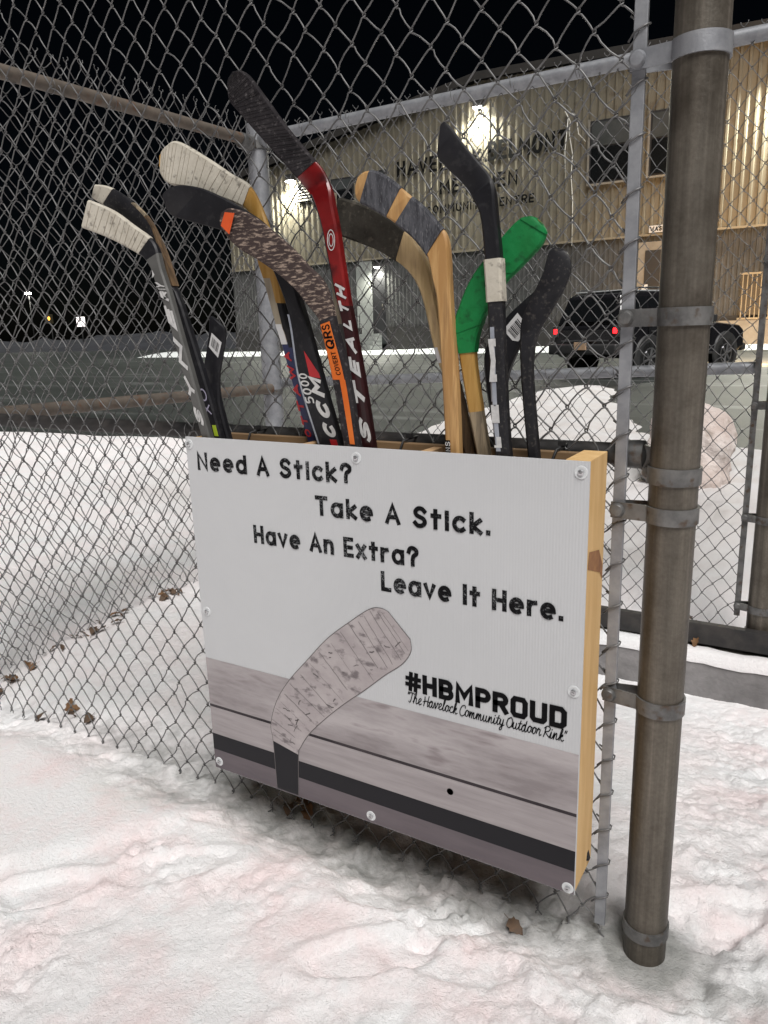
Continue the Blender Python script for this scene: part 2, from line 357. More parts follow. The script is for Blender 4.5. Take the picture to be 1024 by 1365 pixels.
# slushy prints at the right-hand side of the post
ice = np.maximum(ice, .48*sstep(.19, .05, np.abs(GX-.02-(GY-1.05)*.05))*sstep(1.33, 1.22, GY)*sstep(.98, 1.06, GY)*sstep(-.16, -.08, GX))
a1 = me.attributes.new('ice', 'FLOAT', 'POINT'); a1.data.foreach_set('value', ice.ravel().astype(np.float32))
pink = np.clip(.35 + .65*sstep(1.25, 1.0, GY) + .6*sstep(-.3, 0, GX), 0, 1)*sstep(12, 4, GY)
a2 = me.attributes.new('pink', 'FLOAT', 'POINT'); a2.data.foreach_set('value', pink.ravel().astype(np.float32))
pl_ = sstep(2.9, 3.6, GY)*sstep(-5.5, -3.2, GX)*.85
a3 = me.attributes.new('plough', 'FLOAT', 'POINT'); a3.data.foreach_set('value', pl_.ravel().astype(np.float32))
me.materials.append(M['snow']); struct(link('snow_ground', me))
# parking lot: one sheet to the horizon
b = MB(); b.add([(-600,4.4,0),(600,4.4,0),(600,900,0),(-600,900,0)], [(0,1,2,3)]); struct(b.build('parking_lot', M['asphalt']))
# concrete kerb under the back fence
b = MB(); b.box(-2.2, 1.6, 2.70, 2.92, -.30, -.065, .012); kb = b.build('concrete_kerb', M['concrete']); struct(kb)
# dark earth strip under the back fence
b = MB()
n = 70
for i in range(n+1):
    x = -2.3 + 3.6*i/n
    for j in range(5): b.v.append((x, 2.78+.045*j, -.060 + random.uniform(0, .02)*(1 if 0 < j < 4 else 0)))
b.f = [(i*5+j, (i+1)*5+j, (i+1)*5+j+1, i*5+j+1) for i in range(n) for j in range(4)]
struct(b.build('earth_strip', M['dirt'], smooth=True))
cp = MB(); n = 90
for i in range(n+1):
    x = -2.2+3.7*i/n; wv = .012*math.sin(x*9)+random.uniform(-.008,.008)
    cp.v += [(x,2.696,-.085+wv*.4),(x,2.700,-.058),(x,2.735,-.046+wv*.3),(x,2.785+wv,-.056),(x,2.80+wv,-.070)]
cp.f = [(i*5+j, (i+1)*5+j, (i+1)*5+j+1, i*5+j+1) for i in range(n) for j in range(4)]
struct(cp.build('kerb_snow', M['snow'], smooth=True))
# strip of snow ploughed against the building
def snow_strip(x0, x1, y0, y1, hh, seed, nx=160, ny=14):
    X = np.linspace(x0, x1, nx); Yv = np.linspace(y0, y1, ny); A, B = np.meshgrid(X, Yv, indexing='ij')
    tt = (B-y0)/(y1-y0); Z = hh*np.sin(np.clip(tt, 0, 1)*PI*.62)*(1+.9*fbm(A, B, 3, seed, 4)) - .01*(tt <= 0)
    B = B + (1-tt)*1.2*fbm(A, B*0, 4, seed+9, 3)
    bb = MB(); bb.v = [tuple(p) for p in np.stack([A.ravel(), B.ravel(), Z.ravel()], 1)]
    bb.f = [(i*ny+j, (i+1)*ny+j, (i+1)*ny+j+1, i*ny+j+1) for i in range(nx-1) for j in range(ny-1)]
    return bb
struct(snow_strip(-36, 10, 31.6, 34.95, .16, 71).build('snow_strip', M['snow_roof'], smooth=True))
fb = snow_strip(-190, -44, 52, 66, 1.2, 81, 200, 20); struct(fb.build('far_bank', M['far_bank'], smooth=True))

# ---------------------------------------------------------------- chain link
WD, HT = .0605, .0715            # diamond width and height
def fence_fabric(root, x0, ncol, z0, nrow, mkmat, seed, twist_bottom=True, twist_top=True, r=.00150, jit=.0025, reach=None):
    """woven wires in the local x,z plane; every wire is one part"""
    rg = np.random.default_rng(seed)
    J = rg.normal(0, jit, (ncol+2, nrow+2, 2)); J[:, 0, :] *= .5
    W2, H2 = WD/2, HT/2
    def node(c, j): return (x0 + c*W2 + J[c, j, 0], z0 + j*H2 + J[c, j, 1])
    for i in range(ncol):
        pts = []; bow = rg.normal(0, .0017, nrow+1)
        def col_at(j): return i if (i+j) % 2 == 0 else i+1
        for j in range(nrow+1):
            c = col_at(j); side = -1 if c == i else 1
            nxp, nz = node(c, j); over = .0021
            if j == 0 and twist_bottom:
                ph = 0 if side > 0 else PI
                L_ = rg.uniform(.014, .022)
                for k in range(7):
                    q = k/6; pts.append((nxp + .0026*math.cos(ph+q*2.6*PI) + side*(1-q)*rg.uniform(-.002,.010)*(1 if k == 0 else .3), .0026*math.sin(ph+q*2.6*PI) - (.004 if k == 0 else 0), nz - L_*(1-q)))
            # knuckle: passes over the neighbour at the node
            if 0 < j < nrow or (j == 0 and not twist_bottom):
                pts.append((nxp - side*.0035, -side*.0028*(1 if True else 1), nz - .0042))
                pts.append((nxp + side*over*.8, -side*.0014, nz - .0022))
                pts.append((nxp + side*over, 0, nz))
                pts.append((nxp + side*over*.8, side*.0014, nz + .0022))
                pts.append((nxp - side*.0035, side*.0028, nz + .0042))
            if j < nrow:
                c2 = col_at(j+1); x2, z2 = node(c2, j+1)
                for q in (.33, .67):
                    pts.append((nxp + (x2-nxp)*q + bow[j], side*.0030, nz + (z2-nz)*q))
            if j == nrow and twist_top:
                ph = 0 if side > 0 else PI; L_ = rg.uniform(.020, .032)
                for k in range(7):
                    q = k/6; pts.append((nxp + .0026*math.cos(ph+q*2.6*PI) + side*q*q*.012, .0026*math.sin(ph+q*2.6*PI) + q*q*.004*rg.uniform(-1, 1), nz + L_*q))
        MB().tube(pts, r, 5).build('wire', mkmat, root, smooth=True)
def tie_wire(root, c, R, m, tail=.03, axis='X'):
    pts = []
    for k in range(15):
        a = 2*PI*k/12 + .6; p = (0.0015*k - .01, R*math.cos(a), R*math.sin(a))
        pts.append(p)
    pts.append((.012, -R-.006, -.01)); pts.append((.016, -R-.004, -.01-tail))
    if axis == 'Y': pts = [(p[1], p[0], p[2]) for p in pts]
    MB().tube([(c[0]+p[0], c[1]+p[1], c[2]+p[2]) for p in pts], .0013, 5).build('tie_wire', m, root, smooth=True)
def pipe(name, a, b_, r, m, root, n=20):
    return MB().tube([a, b_], r, n).build(name, m, root, smooth='auto')
def band(root, z, px, py, pr, barx, m, h=.026, drop=0.0, bolt=True):
    """tension band: flat strap round the post, its ends brought to the bar and bolted"""
    pts = []; n = 22; t = .0032
    ang0 = PI - .42; outer = []
    tipx = barx - px - .010
    path = [(tipx, -.0085)]
    for k in range(n+1):
        a = -ang0 + 2*ang0*k/n
        path.append(((pr+.0005)*math.cos(a), (pr+.0005)*math.sin(a)))
    path.append((tipx, .0045))
    # offset polyline into a ribbon
    P = [Vector((p[0], p[1])) for p in path]; vs = []; fs = []
    for i, p in enumerate(P):
        d = (P[min(i+1, len(P)-1)] - P[max(i-1, 0)]).normalized(); nrm = Vector((d.y, -d.x))
        for off in (0, t):
            q = p + nrm*off
            sl = drop*min(1, max(0, (-.02-q.x)/.05))
            for zz in (-h/2, h/2): vs.append((px+q.x, py+q.y, z+zz+sl))
    for i in range(len(P)-1):
        a, c = 4*i, 4*(i+1)
        for (u, v) in ((0,1),(1,3),(3,2),(2,0)): fs.append((a+u, c+u, c+v, a+v))
    fs += [(0,1,3,2), (4*(len(P)-1), 4*(len(P)-1)+2, 4*(len(P)-1)+3, 4*(len(P)-1)+1)]
    o = MB().add(vs, fs).build('tension_band', m, root, 'auto')
    if bolt:
        bx = px + tipx + .010; bb = MB(); bb.lathe([(0.001,-.021),(.009,-.020),(.012,-.016),(.0125,-.0125)], (bx, py, z+drop), 'Y', 14); bb.lathe([(.0045,-.012),(.0045,.014)], (bx, py, z+drop), 'Y', 10); bb.lathe([(.009,.008),(.009,.015)], (bx, py, z+drop), 'Y', 6)
        bb.build('bolt', m, o, smooth='auto')
    return o

def post_mat():
    m = bpy.data.materials.new('post'); m.use_nodes = True; nt = m.node_tree; N = nt.nodes; L = nt.links; p = N['Principled BSDF']
    tc = N.new('ShaderNodeTexCoord')
    def nz(sx, sz, sc, d=6):
        mp = N.new('ShaderNodeMapping'); mp.inputs['Scale'].default_value = (sx, sx, sz); L.new(tc.outputs['Object'], mp.inputs[0])
        n = N.new('ShaderNodeTexNoise'); n.inputs['Scale'].default_value = sc; n.inputs['Detail'].default_value = d; n.inputs['Roughness'].default_value = .65; L.new(mp.outputs[0], n.inputs['Vector']); return n.outputs[0]
    def ramp(src, stops):
        r = N.new('ShaderNodeValToRGB'); e = r.color_ramp.elements
        while len(e) < len(stops): e.new(.5)
        for el, (po, c) in zip(e, stops): el.position = po; el.color = (*c, 1)
        L.new(src, r.inputs[0]); return r.outputs[0]
    def mix(f, a, b_, mode='MIX'):
        x = N.new('ShaderNodeMix'); x.data_type = 'RGBA'; x.blend_type = mode
        if isinstance(f, float): x.inputs[0].default_value = f
        else: L.new(f, x.inputs[0])
        L.new(a, x.inputs[6])
        if isinstance(b_, tuple): x.inputs[7].default_value = (*b_, 1)
        else: L.new(b_, x.inputs[7])
        return x.outputs[2]
    streak = nz(22, .45, 1.5); blot = nz(1, 1, 9); fine = nz(1, 1, 160, 3)
    c = ramp(streak, [(.28,(.062,.056,.047)), (.46,(.110,.100,.084)), (.60,(.165,.150,.128)), (.76,(.34,.315,.28))])
    d2 = ramp(blot, [(.36,(.45,.41,.37)), (.52,(.85,.83,.80)), (.68,(1.1,1.08,1.05))])
    c = mix(.8, c, d2, 'MULTIPLY'); c = mix(.35, c, ramp(fine, [(.3,(.55,.5,.45)), (.7,(1.2,1.2,1.2))]), 'MULTIPLY')
    L.new(c, p.inputs['Base Color']); p.inputs['Metallic'].default_value = .40
    r = N.new('ShaderNodeMapRange'); r.inputs[3].default_value = .30; r.inputs[4].default_value = .62; L.new(blot, r.inputs[0]); L.new(r.outputs[0], p.inputs['Roughness'])
    bp = N.new('ShaderNodeBump'); bp.inputs['Distance'].default_value = .0006; L.new(fine, bp.inputs['Height']); L.new(bp.outputs[0], p.inputs['Normal'])
    return m
M['post'] = post_mat()
FY = 1.20
# --- the near fence with the box on it
PX, PR = -.200, .0365
fence = empty('chain_link_fence', (0, FY, 0)); tag(fence, 'near chain link fence with a thick weathered end post, carrying the white box', 'fence')
BARX = -.281
ncol = 70
fence_fabric(fence, BARX - ncol*WD/2, ncol, .012, 66, M['wire'], 101)
MB().box(BARX-.0095, BARX+.0095, -.004, .004, .02, 2.42, .0015).build('tension_bar', M['galv'], fence)
MB().tube([(PX,0,-.30),(PX,0,2.5)], PR, 40).build('end_post', M['post'], fence, smooth='auto')
for z, dr, mm in ((1.467,.0,'galv'), (1.116,0,'galv_dull'), (.818,.0,'galv_dull'), (.494,.0,'galv_dull')): band(fence, z, PX, 0, PR, BARX, M[mm], drop=dr)
# wrap of the fabric round the bar: the hook of each second wire
rgw = random.Random(3)
for k in range(33):
    z = .012 + k*HT + rgw.uniform(-.002, .002)
    if z < .05: continue
    pts = [(BARX-.016, -.0045, z-.018), (BARX-.008, -.0066, z-.008), (BARX+.004, -.0066, z-.002), (BARX+.0118, -.003, z+.001), (BARX+.0118, .004, z+.003), (BARX+.003, .0066, z+.006), (BARX-.008, .0066, z+.011), (BARX-.016, .0045, z+.018)]
    MB().tube(pts, .00165, 5).build('wire_hook', M['wire'], fence, smooth=True)
# mid rail with its cup and brace band
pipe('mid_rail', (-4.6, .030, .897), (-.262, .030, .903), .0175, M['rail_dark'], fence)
b = MB(); b.lathe([(.0185,-.305),(.0215,-.298),(.0235,-.262),(.023,-.252),(.012,-.246)], (0, .030, .903), 'X', 20); b.build('rail_cup', M['galv_dull'], fence, smooth='auto')
b = MB(); b.prism([(-.262,.886),(-.232,.868),(-.222,.874),(-.221,.900),(-.232,.915),(-.255,.922)], .018, .026); b.build('rail_lug', M['galv_dull'], fence)
b = MB(); b.lathe([(.001,-.018),(.0085,-.016),(.0095,-.008),(.0095,.012)], (-.240, .016, .880), 'Y', 10); b.build('bolt', M['galv_dull'], fence, smooth='auto')
b = MB(); b.lathe([(PR+.0005,-.013),(PR+.0036,-.013),(PR+.0036,.013),(PR+.0005,.013)], (PX, 0, .880), 'Z', 36); b.build('brace_band', M['galv_dull'], fence, smooth='auto')
b = MB(); b.lathe([(PR+.0003,-.010),(PR+.0030,-.010),(PR+.0030,.012),(PR+.0003,.012)], (PX, 0, .052), 'Z', 36); b.build('ground_collar', M['galv_dull'], fence, smooth='auto')
pipe('top_rail', (-4.6, .03, 2.36), (-.235, .03, 2.36), .021, M['galv'], fence)
MB().tube([(-2.36,.02,-.3),(-2.36,.02,2.42)], .03, 20).build('corner_post', M['galv_dull'], fence, smooth='auto')
for x in (-.62, -1.25, -1.9): tie_wire(fence, (x, .030, .899), .0195, M['wire'], .05)

# --- back fence, parallel to it
BX, BY = -2.33, 2.85
back = empty('chain_link_fence', (0, BY, 0)); tag(back, 'far chain link fence with pale top rail between side fence and car park', 'fence')
fence_fabric(back, -.228 - 69*WD/2, 69, .02, 55, M['wire'], 202, r=.00145)
pipe('top_rail', (BX, .01, 1.965), (1.2, .01, 1.985), .024, M['galv'], back)
pipe('mid_rail', (BX, .03, .880), (-.225, .03, .950), .021, M['galv'], back)
MB().box(-.228-.010, -.228+.010, -.004, .004, .06, 1.98, .0015).build('tension_bar', M['galv_dull'], back)
MB().tube([(-.150,.0,-.30),(-.150,.0,2.02)], .045, 32).build('end_post', M['post'], back, smooth='auto')
for z in (.825, .43, 1.30, .10): band(back, z, -.150, 0, .045, -.228, M['galv_dull'])
for z in (.01, -.03): MB().lathe([(.0455,-.008),(.049,-.008),(.049,.008),(.0455,.008)], (-.150,0,z), 'Z', 30).build('post_ring', M['galv_dull'], back, smooth='auto')
MB().lathe([(.0455,-.02),(.049,-.02),(.049,.02),(.0455,.02)], (-.150,0,.95), 'Z', 30).build('post_ring', M['galv_dull'], back, smooth='auto')
# dark board along the foot, and the fine screen behind it
MB().box(-2.25, 1.4, -.075, -.040, -.045, .032, .006).build('foot_board', M['rail_dark'], back)
for k in range(8): tie_wire(back, (-.45-.26*k, .03, .944-.0088*k), .0225, M['wire'], .06)
for k in range(8): tie_wire(back, (-.40-.24*k, .01, 1.975), .0255, M['wire'], .02)
# --- side fence joining them at the corner post
side = empty('chain_link_fence', (BX, BY, 0), PI/2); tag(side, 'side chain link fence with rusty top rail running to the grey corner post', 'fence')
L_side = BY - FY
fence_fabric(side, -.04 - 54*WD/2, 54, .045, 55, M['wire'], 303, r=.00145)
pipe('top_rail', (-L_side, 0, 1.925), (-.04, 0, 1.945), .023, M['rail_rust'], side)
pipe('mid_rail', (-L_side, -.02, .890), (-.04, -.02, .858), .023, M['rail_rust'], side)
MB().tube([(0,0,-.3),(0,0,1.0),(0,0,2.02)], .046, 28).build('corner_post', M['galv'], side, smooth='auto')
b = MB(); b.lathe([(.047,-.018),(.052,-.016),(.052,.016),(.047,.018)], (0,0,1.93), 'Z', 26); b.lathe([(.030,-.115),(.034,-.108),(.034,-.05)], (0,0,1.935), 'X', 18); b.build('rail_cup', M['galv_dull'], side, smooth='auto')
b = MB(); b.lathe([(.030,.0),(.040,-.05),(.036,-.085),(.029,-.10)], (0,0,1.955), 'Y', 18); b.build('rail_cup', M['galv'], side, smooth='auto')
for z in (1.60, .84, .45): MB().lathe([(.0465,-.012),(.050,-.012),(.050,.012),(.0465,.012)], (0,0,z), 'Z', 26).build('post_ring', M['galv_dull'], side, smooth='auto')
for k in range(6): tie_wire(side, (-.3-.25*k, 0, 1.94-.003*k), .0245, M['wire'], .03)

# ---------------------------------------------------------------- lettering made of strokes
def arc(cx, cy, rx, ry, a0, a1, n=14): return [(cx+rx*math.cos(math.radians(a0+(a1-a0)*k/n)), cy+ry*math.sin(math.radians(a0+(a1-a0)*k/n))) for k in range(n+1)]
def smooth_pts(P, n=5):
    out = []
    for i in range(len(P)-1):
        p0, p1, p2, p3 = P[max(i-1,0)], P[i], P[i+1], P[min(i+2, len(P)-1)]
        for k in range(n):
            t = k/n; out.append(tuple(.5*((2*p1[d]) + (-p0[d]+p2[d])*t + (2*p0[d]-5*p1[d]+4*p2[d]-p3[d])*t*t + (-p0[d]+3*p1[d]-3*p2[d]+p3[d])*t**3) for d in (0,1)))
    return out + [tuple(P[-1])]
XH = .70
bowl = arc(.29, .35, .29, .35, 0, 360, 22)
S_ = smooth_pts([(.56,.84),(.42,.98),(.2,.98),(.05,.8),(.12,.6),(.3,.51),(.5,.4),(.57,.2),(.4,.02),(.17,.01),(.02,.16)])
GL = {
 'N': (.60, [[(0,0),(0,1),(.60,0),(.60,1)]]), 'A': (.66, [[(0,0),(.33,1),(.66,0)], [(.14,.32),(.52,.32)]]),
 'S': (.58, [S_]), 'T': (.62, [[(0,1),(.62,1)], [(.31,.98),(.31,0)]]), 'H': (.58, [[(0,0),(0,1)], [(.58,0),(.58,1)], [(0,.5),(.58,.5)]]),
 'E': (.48, [[(.48,1),(0,1),(0,0),(.48,0)], [(0,.5),(.44,.5)]]), 'L': (.46, [[(0,1),(0,0),(.46,0)]]), 'I': (.0, [[(0,0),(0,1)]]),
 'C': (.60, [arc(.32,.5,.32,.5,50,310,18)]), 'M': (.74, [[(0,0),(0,1),(.37,.35),(.74,1),(.74,0)]]), 'O': (.64, [arc(.32,.5,.32,.5,0,360,26)]),
 'R': (.56, [[(0,0),(0,1),(.3,1)] + arc(.32,.74,.24,.26,90,-90,10) + [(0,.48)], [(.28,.48),(.56,0)]]), 'B': (.56, [[(0,0),(0,1),(.3,1)] + arc(.32,.76,.22,.24,90,-90,10) + [(0,.52)], [(.3,.52)] + arc(.32,.26,.25,.26,90,-90,10) + [(0,0)]]),
 'P': (.56, [[(0,0),(0,1),(.3,1)] + arc(.32,.72,.25,.28,90,-90,10) + [(0,.44)]]), 'U': (.60, [[(0,1),(0,.3)] + arc(.30,.3,.30,.3,180,360,12) + [(.60,1)]]),
 'D': (.60, [[(0,0),(0,1),(.26,1)] + arc(.28,.5,.34,.5,90,-90,14) + [(0,0)]]), 'Y': (.6, [[(0,1),(.3,.5),(.6,1)], [(.3,.5),(.3,0)]]), 'G': (.62, [arc(.32,.5,.32,.5,50,350,18) + [(.36,.45)]]),
 'X': (.56, [[(0,0),(.56,1)], [(0,1),(.56,0)]]), 'V': (.6, [[(0,1),(.3,0),(.6,1)]]), 'K': (.56, [[(0,0),(0,1)], [(.54,1),(.05,.45),(.56,0)]]), 'W': (.9, [[(0,1),(.22,0),(.45,.8),(.68,0),(.9,1)]]), 'Q': (.64, [arc(.32,.5,.32,.5,0,360,24), [(.36,.28),(.64,-.04)]]), 'F': (.46, [[(.46,1),(0,1),(0,0)], [(0,.5),(.4,.5)]]),
 '5': (.5, [smooth_pts([(.46,1),(.06,1),(.04,.58),(.28,.64),(.48,.5),(.5,.26),(.34,.03),(.02,.06)],4)]), '0': (.5, [arc(.25,.5,.25,.5,0,360,20)]),
 '#': (.78, [[(.20,0),(.26,1)], [(.52,0),(.58,1)], [(0,.32),(.76,.32)], [(.02,.70),(.78,.70)]]),
 'e': (.58, [[(.02,.36),(.56,.36)], arc(.29,.35,.29,.35,0,300,18)]), 'd': (.58, [bowl, [(.58,0),(.58,1)]]), 'a': (.58, [bowl, [(.58,0),(.58,XH)]]), 't': (.40, [[(.18,0),(.18,.95)], [(0,.66),(.40,.66)]]),
 'i': (0, [[(0,0),(0,.62)], [(0,.86),(0,.93)]]), 'c': (.50, [arc(.29,.35,.29,.35,48,312,16)]), 'k': (.46, [[(0,0),(0,1)], [(.44,.68),(.05,.33),(.46,0)]]),
 '?': (.52, [smooth_pts([(.02,.74),(.1,.94),(.3,1),(.5,.88),(.5,.68),(.32,.52),(.27,.30)]), [(.27,.02),(.27,.09)]]), '.': (.0, [[(0,.02),(0,.09)]]), 'v': (.52, [[(0,XH),(.26,0),(.52,XH)]]),
 'n': (.50, [[(0,0),(0,XH)], smooth_pts([(0,.42),(.1,.63),(.27,.70),(.44,.62),(.50,.44)]) + [(.50,0)]]), 'x': (.48, [[(0,0),(.48,XH)], [(0,XH),(.48,0)]]), 'r': (.34, [[(0,0),(0,XH)], smooth_pts([(0,.40),(.1,.62),(.34,.68)])]),
 'h': (.50, [[(0,0),(0,1)], smooth_pts([(0,.42),(.1,.63),(.27,.70),(.44,.62),(.50,.44)]) + [(.50,0)]]), 'l': (.06, [[(0,1),(0,.1),(.08,0)]]), 'o': (.56, [bowl]), 'm': (.84, [[(0,0),(0,XH)], smooth_pts([(0,.45),(.12,.68),(.3,.68),(.40,.5)]) + [(.42,0)], smooth_pts([(.42,.45),(.54,.68),(.72,.68),(.82,.5)]) + [(.84,0)]]),
 'u': (.5, [[(0,XH),(0,.25)] + arc(.25,.25,.25,.25,180,360,10) + [(.5,XH)], [(.5,.3),(.5,0)]]), 'y': (.5, [[(0,XH),(.25,.05)], [(.5,XH),(.2,-.32),(.02,-.30)]]),
 '"': (.16, [[(0,.85),(0,1.05)], [(.16,.85),(.16,1.05)]]), ' ': (.42, []),
}
def strokes_mesh(mb, P, wth, put, lift):
    """flat ribbon along a polyline with mitred joins"""
    P = [Vector(p) for p in P]
    Q = [P[0]]
    for p in P[1:]:
        if (p-Q[-1]).length > 1e-5: Q.append(p)
    P = Q; n = len(P)
    closed = (P[0]-P[-1]).length < 1e-4 and n > 3
    if closed: P = P[:-1]; n -= 1
    if n < 2: return
    if not closed:
        d0 = (P[1]-P[0]).normalized(); d1 = (P[-1]-P[-2]).normalized(); P[0] = P[0]-d0*wth*.42; P[-1] = P[-1]+d1*wth*.42
    vs = []
    for i in range(n):
        a = P[(i-1) % n] if (closed or i > 0) else None; c = P[(i+1) % n] if (closed or i < n-1) else None
        d1 = (P[i]-a).normalized() if a is not None else None; d2 = (c-P[i]).normalized() if c is not None else None
        if d1 is None: d1 = d2
        if d2 is None: d2 = d1
        n1 = Vector((-d1.y, d1.x)); n2 = Vector((-d2.y, d2.x)); mm = (n1+n2)
        if mm.length < .2: mm = n1
        mm.normalize(); k = min(1.7, 1/max(.35, mm.dot(n1)))
        vs.append(P[i]+mm*wth/2*k); vs.append(P[i]-mm*wth/2*k)
    m = n if closed else n-1
    fs = [(2*i, 2*i+1, 2*((i+1) % n)+1, 2*((i+1) % n)) for i in range(m)]
    mb.add([put(v.x, v.y, lift) for v in vs], fs)
def write(text, put, h, width, thick, gap=.30, slant=0.0, gl=GL):
    """puts text along local x (0..width), cap height h; put(x, y, lift) gives the world point"""
    adv = 0; pos = []
    for ch in text:
        pos.append(adv); adv += gl[ch][0] + gap*(1 if ch != ' ' else .6) + (thick if ch != ' ' else 0)
    total = adv - gap; sx = width/total
    words = [MB()]; k = 0
    for ch, p in zip(text, pos):
        if ch == ' ': words.append(MB())
        for st in gl[ch][1]:
            pts = [((p+thick/2+q[0]+slant*q[1])*sx, q[1]*h*(1-thick)+thick*h/2) for q in st]
            strokes_mesh(words[-1], pts, thick*h, lambda x, y, l: put(x, y, l), (k % 4)*.0002); k += 1
    return words
sp = lambda *P: smooth_pts(list(P), 5)
SCR = {'"': (.16, [[(0,.85),(.02,1.08)], [(.14,.85),(.16,1.08)]]), ' ': (.28, []),
 'T': (.52, [sp((-.05,.96),(.25,1.08),(.62,1.0)), sp((.36,1.03),(.3,.4),(.2,.02),(.02,.1))]),
 'H': (.62, [sp((.08,1),(.12,.5),(.05,0)), sp((.55,1.1),(.48,.5),(.5,0),(.64,.12)), sp((-.05,.42),(.3,.55),(.66,.5))]),
 'C': (.58, [sp((.58,.86),(.5,1.1),(.2,1.0),(.03,.5),(.15,.05),(.4,0),(.6,.18))]), 'O': (.62, [sp((.38,1.08),(.1,.85),(.04,.3),(.28,0),(.56,.25),(.6,.75),(.4,1.06),(.18,.92))]),
 'R': (.62, [sp((.14,1),(.1,.4),(.03,0)), sp((-.02,.85),(.25,1.1),(.55,.95),(.45,.62),(.15,.5),(.4,.2),(.64,.0))]),
 'e': (.44, [sp((0,.12),(.2,.3),(.36,.55),(.26,.7),(.1,.5),(.1,.2),(.24,0),(.46,.14))]), 'h': (.60, [sp((0,.12),(.25,.7),(.32,1.12),(.2,1.1),(.12,.6),(.1,0)), sp((.1,.05),(.2,.5),(.36,.62),(.4,.4),(.4,.1),(.48,0),(.62,.12))]),
 'a': (.58, [sp((0,.12),(.12,.5),(.4,.62),(.25,.7),(.08,.45),(.1,.1),(.25,0),(.38,.3),(.42,.62),(.4,.2),(.48,0),(.6,.12))]), 'v': (.52, [sp((0,.12),(.1,.62),(.18,.5),(.23,.03),(.38,.35),(.44,.68),(.54,.58))]),
 'l': (.34, [sp((0,.12),(.22,.7),(.28,1.18),(.18,1.16),(.12,.6),(.14,.1),(.22,0),(.36,.12))]), 'o': (.48, [sp((0,.12),(.08,.5),(.25,.68),(.4,.4),(.28,.03),(.12,.1),(.1,.45),(.25,.66),(.5,.55))]),
 'c': (.44, [sp((0,.12),(.15,.5),(.3,.7),(.4,.6)), sp((.36,.66),(.14,.55),(.1,.2),(.25,0),(.46,.12))]), 'k': (.52, [sp((0,.12),(.22,.7),(.28,1.12),(.18,1.12),(.1,.5),(.1,0)), sp((.1,.25),(.32,.62),(.38,.5),(.2,.32),(.3,.1),(.4,0),(.54,.12))]),
 'm': (.76, [sp((0,.12),(.1,.62),(.12,0)), sp((.12,.1),(.25,.6),(.33,.5),(.33,0)), sp((.33,.1),(.47,.6),(.55,.5),(.55,.1),(.63,0),(.78,.12))]), 'n': (.56, [sp((0,.12),(.1,.62),(.12,0)), sp((.12,.1),(.26,.6),(.35,.5),(.35,.1),(.43,0),(.58,.12))]),
 'u': (.60, [sp((0,.12),(.1,.65),(.1,.2),(.2,0),(.36,.2),(.4,.65),(.4,.15),(.48,0),(.62,.12))]), 'i': (.30, [sp((0,.12),(.1,.62),(.1,.12),(.18,0),(.32,.12)), [(.12,.84),(.13,.9)]]), 't': (.34, [sp((0,.12),(.15,.6),(.2,1.0),(.13,.3),(.18,.02),(.36,.12)), [(0,.66),(.34,.7)]]),
 'y': (.52, [sp((0,.12),(.1,.65),(.1,.25),(.2,.05),(.34,.25),(.4,.65),(.34,-.3),(.18,-.45),(.12,-.3),(.32,0),(.54,.12))]), 'd': (.60, [sp((0,.12),(.12,.5),(.36,.62),(.25,.7),(.08,.45),(.1,.1),(.25,0),(.38,.4),(.46,1.1),(.40,.2),(.48,0),(.62,.12))]), 'r': (.48, [sp((0,.12),(.1,.6),(.18,.7),(.2,.56),(.34,.56),(.3,.15),(.38,0),(.5,.12))])}
def lay(words, m, parent):
    for wd_ in words: wd_.build('lettering', m, parent)

# ---------------------------------------------------------------- the box with the printed panel
X0, X1, Z0, Z1, YF, YB = -1.127, -.300, .1560, .911, 1.090, 1.1885
box = empty('stick_box', (-.71, 1.14, .156)); tag(box, 'white printed plastic and pine box of hockey sticks hung on the near fence', 'box')
prt = lambda mb, nm, m, par=None, sm=False: mb.build(nm, M[m], par or box, sm)
panel = prt(MB().box(X0, X1, YF, YF+.004, Z0, Z1, .0006), 'front_panel', 'panel')
prt(MB().box(X0+.001, X1-.0385, YF+.0042, YF+.0130, Z0+.004, Z1-.0025), 'front_board', 'pine_raw')
prt(MB().box(X1-.038, X1, YF+.0042, YB, Z0+.006, Z1+.001, .0012), 'side_board', 'pine')
prt(MB().box(X0+.001, X0+.037, YF+.0132, YB, Z0+.006, Z1-.004, .0012), 'side_board', 'pine')
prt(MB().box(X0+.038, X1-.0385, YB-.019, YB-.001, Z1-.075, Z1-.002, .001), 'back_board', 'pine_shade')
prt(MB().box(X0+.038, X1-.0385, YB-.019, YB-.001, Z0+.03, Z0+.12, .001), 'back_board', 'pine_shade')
prt(MB().box(X0+.038, X1-.0385, YF+.0135, YB-.020, Z0+.006, Z0+.025), 'floor_board', 'pine_raw')
for x in (-.852, -.600): prt(MB().box(x, x+.018, YF+.0135, YB-.0195, Z1-.10, Z1-.0045, .001), 'divider', 'pine_raw')
# knot on the side board
b = MB(); b.add([(X1+.0006, YF+.006+.0, .742), (X1+.0006, YB-.02, .716), (X1+.0006, YB-.004, .700), (X1+.0006, YB-.003, .722), (X1+.0006, YB-.03, .757), (X1+.0006, YF+.012, .768)], [(0,1,2,3,4,5)]); prt(b, 'knot', 'knot', box)
